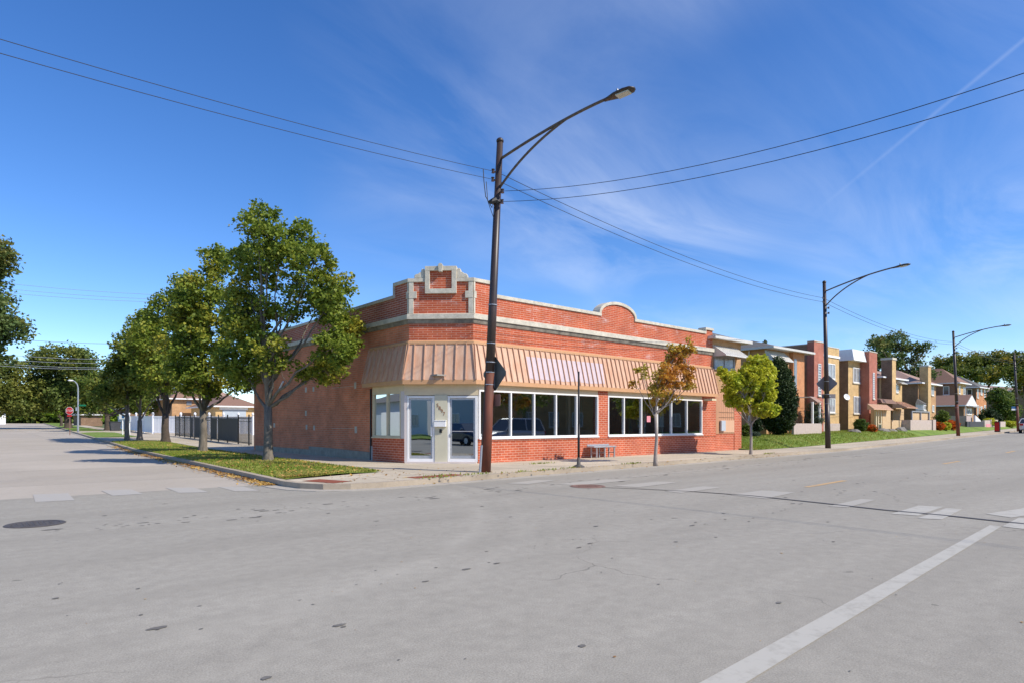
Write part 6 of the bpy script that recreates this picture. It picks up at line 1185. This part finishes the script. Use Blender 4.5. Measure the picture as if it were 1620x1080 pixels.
# ------------------------------------------------------------------ vehicles and the south side of the street (seen in the shop glass)
def car(loc, rz, paint, label, tall=1.75, L_=4.7):
    t = root('parked_car', loc, label, 'car', 'parked cars', rz=rz); W_ = .92; s = L_/2; k = tall/1.75
    secs = [(-s, .62, .45, .80), (-s + .12, .82, .32, 1.0), (-s*.6, .92, .28, 1.05), (0, .93, .27, 1.04), (s*.45, .92, .28, 1.03), (s*.8, .86, .30, .92), (s - .05, .74, .36, .72), (s, .6, .42, .62)]
    mb = MB(); n = 8; V = []
    for x, w, zb, zt in secs: V += [(x, -w*.9, zb), (x, -w, zb + .15), (x, -w, zt - .18), (x, -w*.88, zt), (x, w*.88, zt), (x, w, zt - .18), (x, w, zb + .15), (x, w*.9, zb)]
    mb.add(V, [(i*n + j, i*n + (j + 1) % n, (i + 1)*n + (j + 1) % n, (i + 1)*n + j) for i in range(len(secs) - 1) for j in range(n)] + [tuple(range(n - 1, -1, -1)), tuple(range((len(secs) - 1)*n, len(secs)*n))])
    build('body', mb, paint, t, smooth=False, local=True, bevel=.03)
    def loft(st): 
        m_ = MB(); V = []
        for x, w, z in st: V += [(x, -w, z), (x, w, z)]
        m_.add(V, [(2*i, 2*i + 1, 2*i + 3, 2*i + 2) for i in range(len(st) - 1)]); return m_
    b0, b1, f0, f1 = -s + .15, -s + .45, s*.22, s*.52; zr = tall; zb = 1.02
    cab = MB().hexa([(b0, -.84, zb), (f1, -.84, zb), (f1, .84, zb), (b0, .84, zb)], [(b1, -.68, zr - .06), (f0, -.68, zr - .06), (f0, .68, zr - .06), (b1, .68, zr - .06)]); build('cabin_glass', cab, M['pane'], t, local=True, uv=False)
    build('roof', MB().hexa([(b1 - .03, -.7, zr - .07), (f0 + .03, -.7, zr - .07), (f0 + .03, .7, zr - .07), (b1 - .03, .7, zr - .07)], [(b1 + .08, -.62, zr), (f0 - .08, -.62, zr), (f0 - .08, .62, zr), (b1 + .08, .62, zr)]), paint, t, local=True, bevel=.02)
    pi = MB()
    for sx_ in (-1, 1):
        for (xb, xt) in ((b0, b1), (f1, f0), ((b0 + f1)/2 - .1, (b0 + f1)/2 - .1)): pi.tube([(xb, sx_*.845, zb), (xt, sx_*.69, zr - .04)], .035, 6)
        pi.tube([(f1 - .15, sx_*.95, 1.08), (f1 - .15, sx_*1.08, 1.1)], .09, 8)
    build('pillar', pi, paint, t, local=True)
    for x in (-s*.62, s*.64):
        for sy in (-1, 1):
            w = build('wheel', MB().tube([(x, sy*.70, .33), (x, sy*.93, .33)], .33, 20), M['tyre'], t, local=True); build('rim', MB().tube([(x, sy*.931, .33), (x, sy*.94, .33)], .21, 12), M['galv'], w, local=True)
    for sy in (-1, 1): build('tail_light', MB().box(-s - .01, -s + .12, sy*.62 - .14, sy*.62 + .14, .78, .98), M['tail'], t, local=True); build('headlight', MB().box(s - .2, s - .0, sy*.6 - .14, sy*.6 + .14, .6, .72), M['lens'], t, local=True)
    return t
car((28.6, .9, 0), math.radians(182), M['carpaint'], 'silver estate car reflected in the shop windows', 1.85)
car((-6.4, 2.4, 0), math.radians(3), M['carblack'], 'dark blue car reflected in the glass entrance door', 1.5)
cc_ = Vector(W(1634, 66)); car((cc_.x, cc_.y, G(cc_.x, cc_.y)), math.radians(2.5), M['carpaint'], 'silver car with red tail light at the right edge', 1.5)
for (x, y, w, dpt, hh, wm, rm, lab) in ((-50, -15, 13, 9, 5.6, 'white', 'shingle', 'white sided house across the main street, farthest west'), (-33, -15, 14, 9, 5.6, 'siding', 'shingle', 'pale house across the main street, second from the west'), (-6, -19, 10, 9, 5., 'siding', 'shingle_b', 'pale blue house across the main street'), (12, -17, 11, 9, 5.2, 'brick_brown', 'shingle', 'brown brick house across the main street'), (28, -17, 11, 9, 5.4, 'white', 'shingle', 'white house across the main street'), (44, -16, 12, 9, 5.6, 'brick_tan', 'shingle_b', 'tan brick house across the main street'), (62, -15, 12, 9, 5.6, 'brick_brown', 'shingle', 'brown brick house across the main street, east'), (78, -14, 14, 9, 5.8, 'brick_tan', 'shingle', 'tan house across the main street, second from the east'), (96, -13, 14, 9, 5.8, 'brick_brown', 'shingle_b', 'easternmost brown house across the main street')):
    t = root('opposite_house', (x, y, .1), lab, 'house', 'houses across the main street'); build('wall', MB().box(x, x + w, y - dpt, y, 0, hh), M[wm], t); rf, gt = hip(x, x + w, y - dpt, y, hh, 2, .5); build('roof', rf, M[rm], t)
    for k in range(3):
        Fn = frame((0, y), (1, 0), (0, 1)); win(t, Fn, x + 1 + k*w/3.2, x + 2.6 + k*w/3.2, 1.2, 2.8, 2)
for (x, y, s_) in ((20, -8, 71), (37, -7, 72), (-12, -11, 73), (52, -7.5, 74), (66, -6, 75), (84, -5, 76)):
    rng = np.random.default_rng(s_); t = root('opposite_tree', (x, y, .1), {71: 'street tree across the road, left of the pair', 72: 'street tree across the road by the silver car', 73: 'tree on the far west corner across the road', 74: 'tree across the road before the tan brick house', 75: 'tree across the road, second from the east', 76: 'easternmost tree across the road'}[s_], 'tree', 'trees across the main street')
    build('trunk', MB().tube([(x, y, 0), (x, y, 3)], [.2, .12], 8), M['bark'], t); cls = rng.normal(0, 1, (160, 3))*[1.5, 1.5, 1.3] + [x, y, 5.2]; quadmesh('crown', leaves(cls, 26, .22, .5, rng), M['lf_g'], t, org=(x, y, .1))
lg = root('west_garage', (-4.5, 43, 0), 'pale blue sided garage west of the side street', 'garage'); build('wall', MB().box(-12, -3.6, 40, 49, 0, 3.2), M['siding'], lg); rf, gt = hip(-12, -3.6, 40, 49, 3.2, 1.7, .4); build('roof', rf, M['shingle'], lg); build('garage_door', MB().box(-3.6, -3.52, 43, 46, 0, 2.4), M['white'], lg)
ribbon('west_lawn', lambda t: (-30, 16 + 60*t, 0), lambda t: (kerb_right(16 + 60*t) - 9.3, 16 + 60*t, 0), 30, .1, M['grass'])
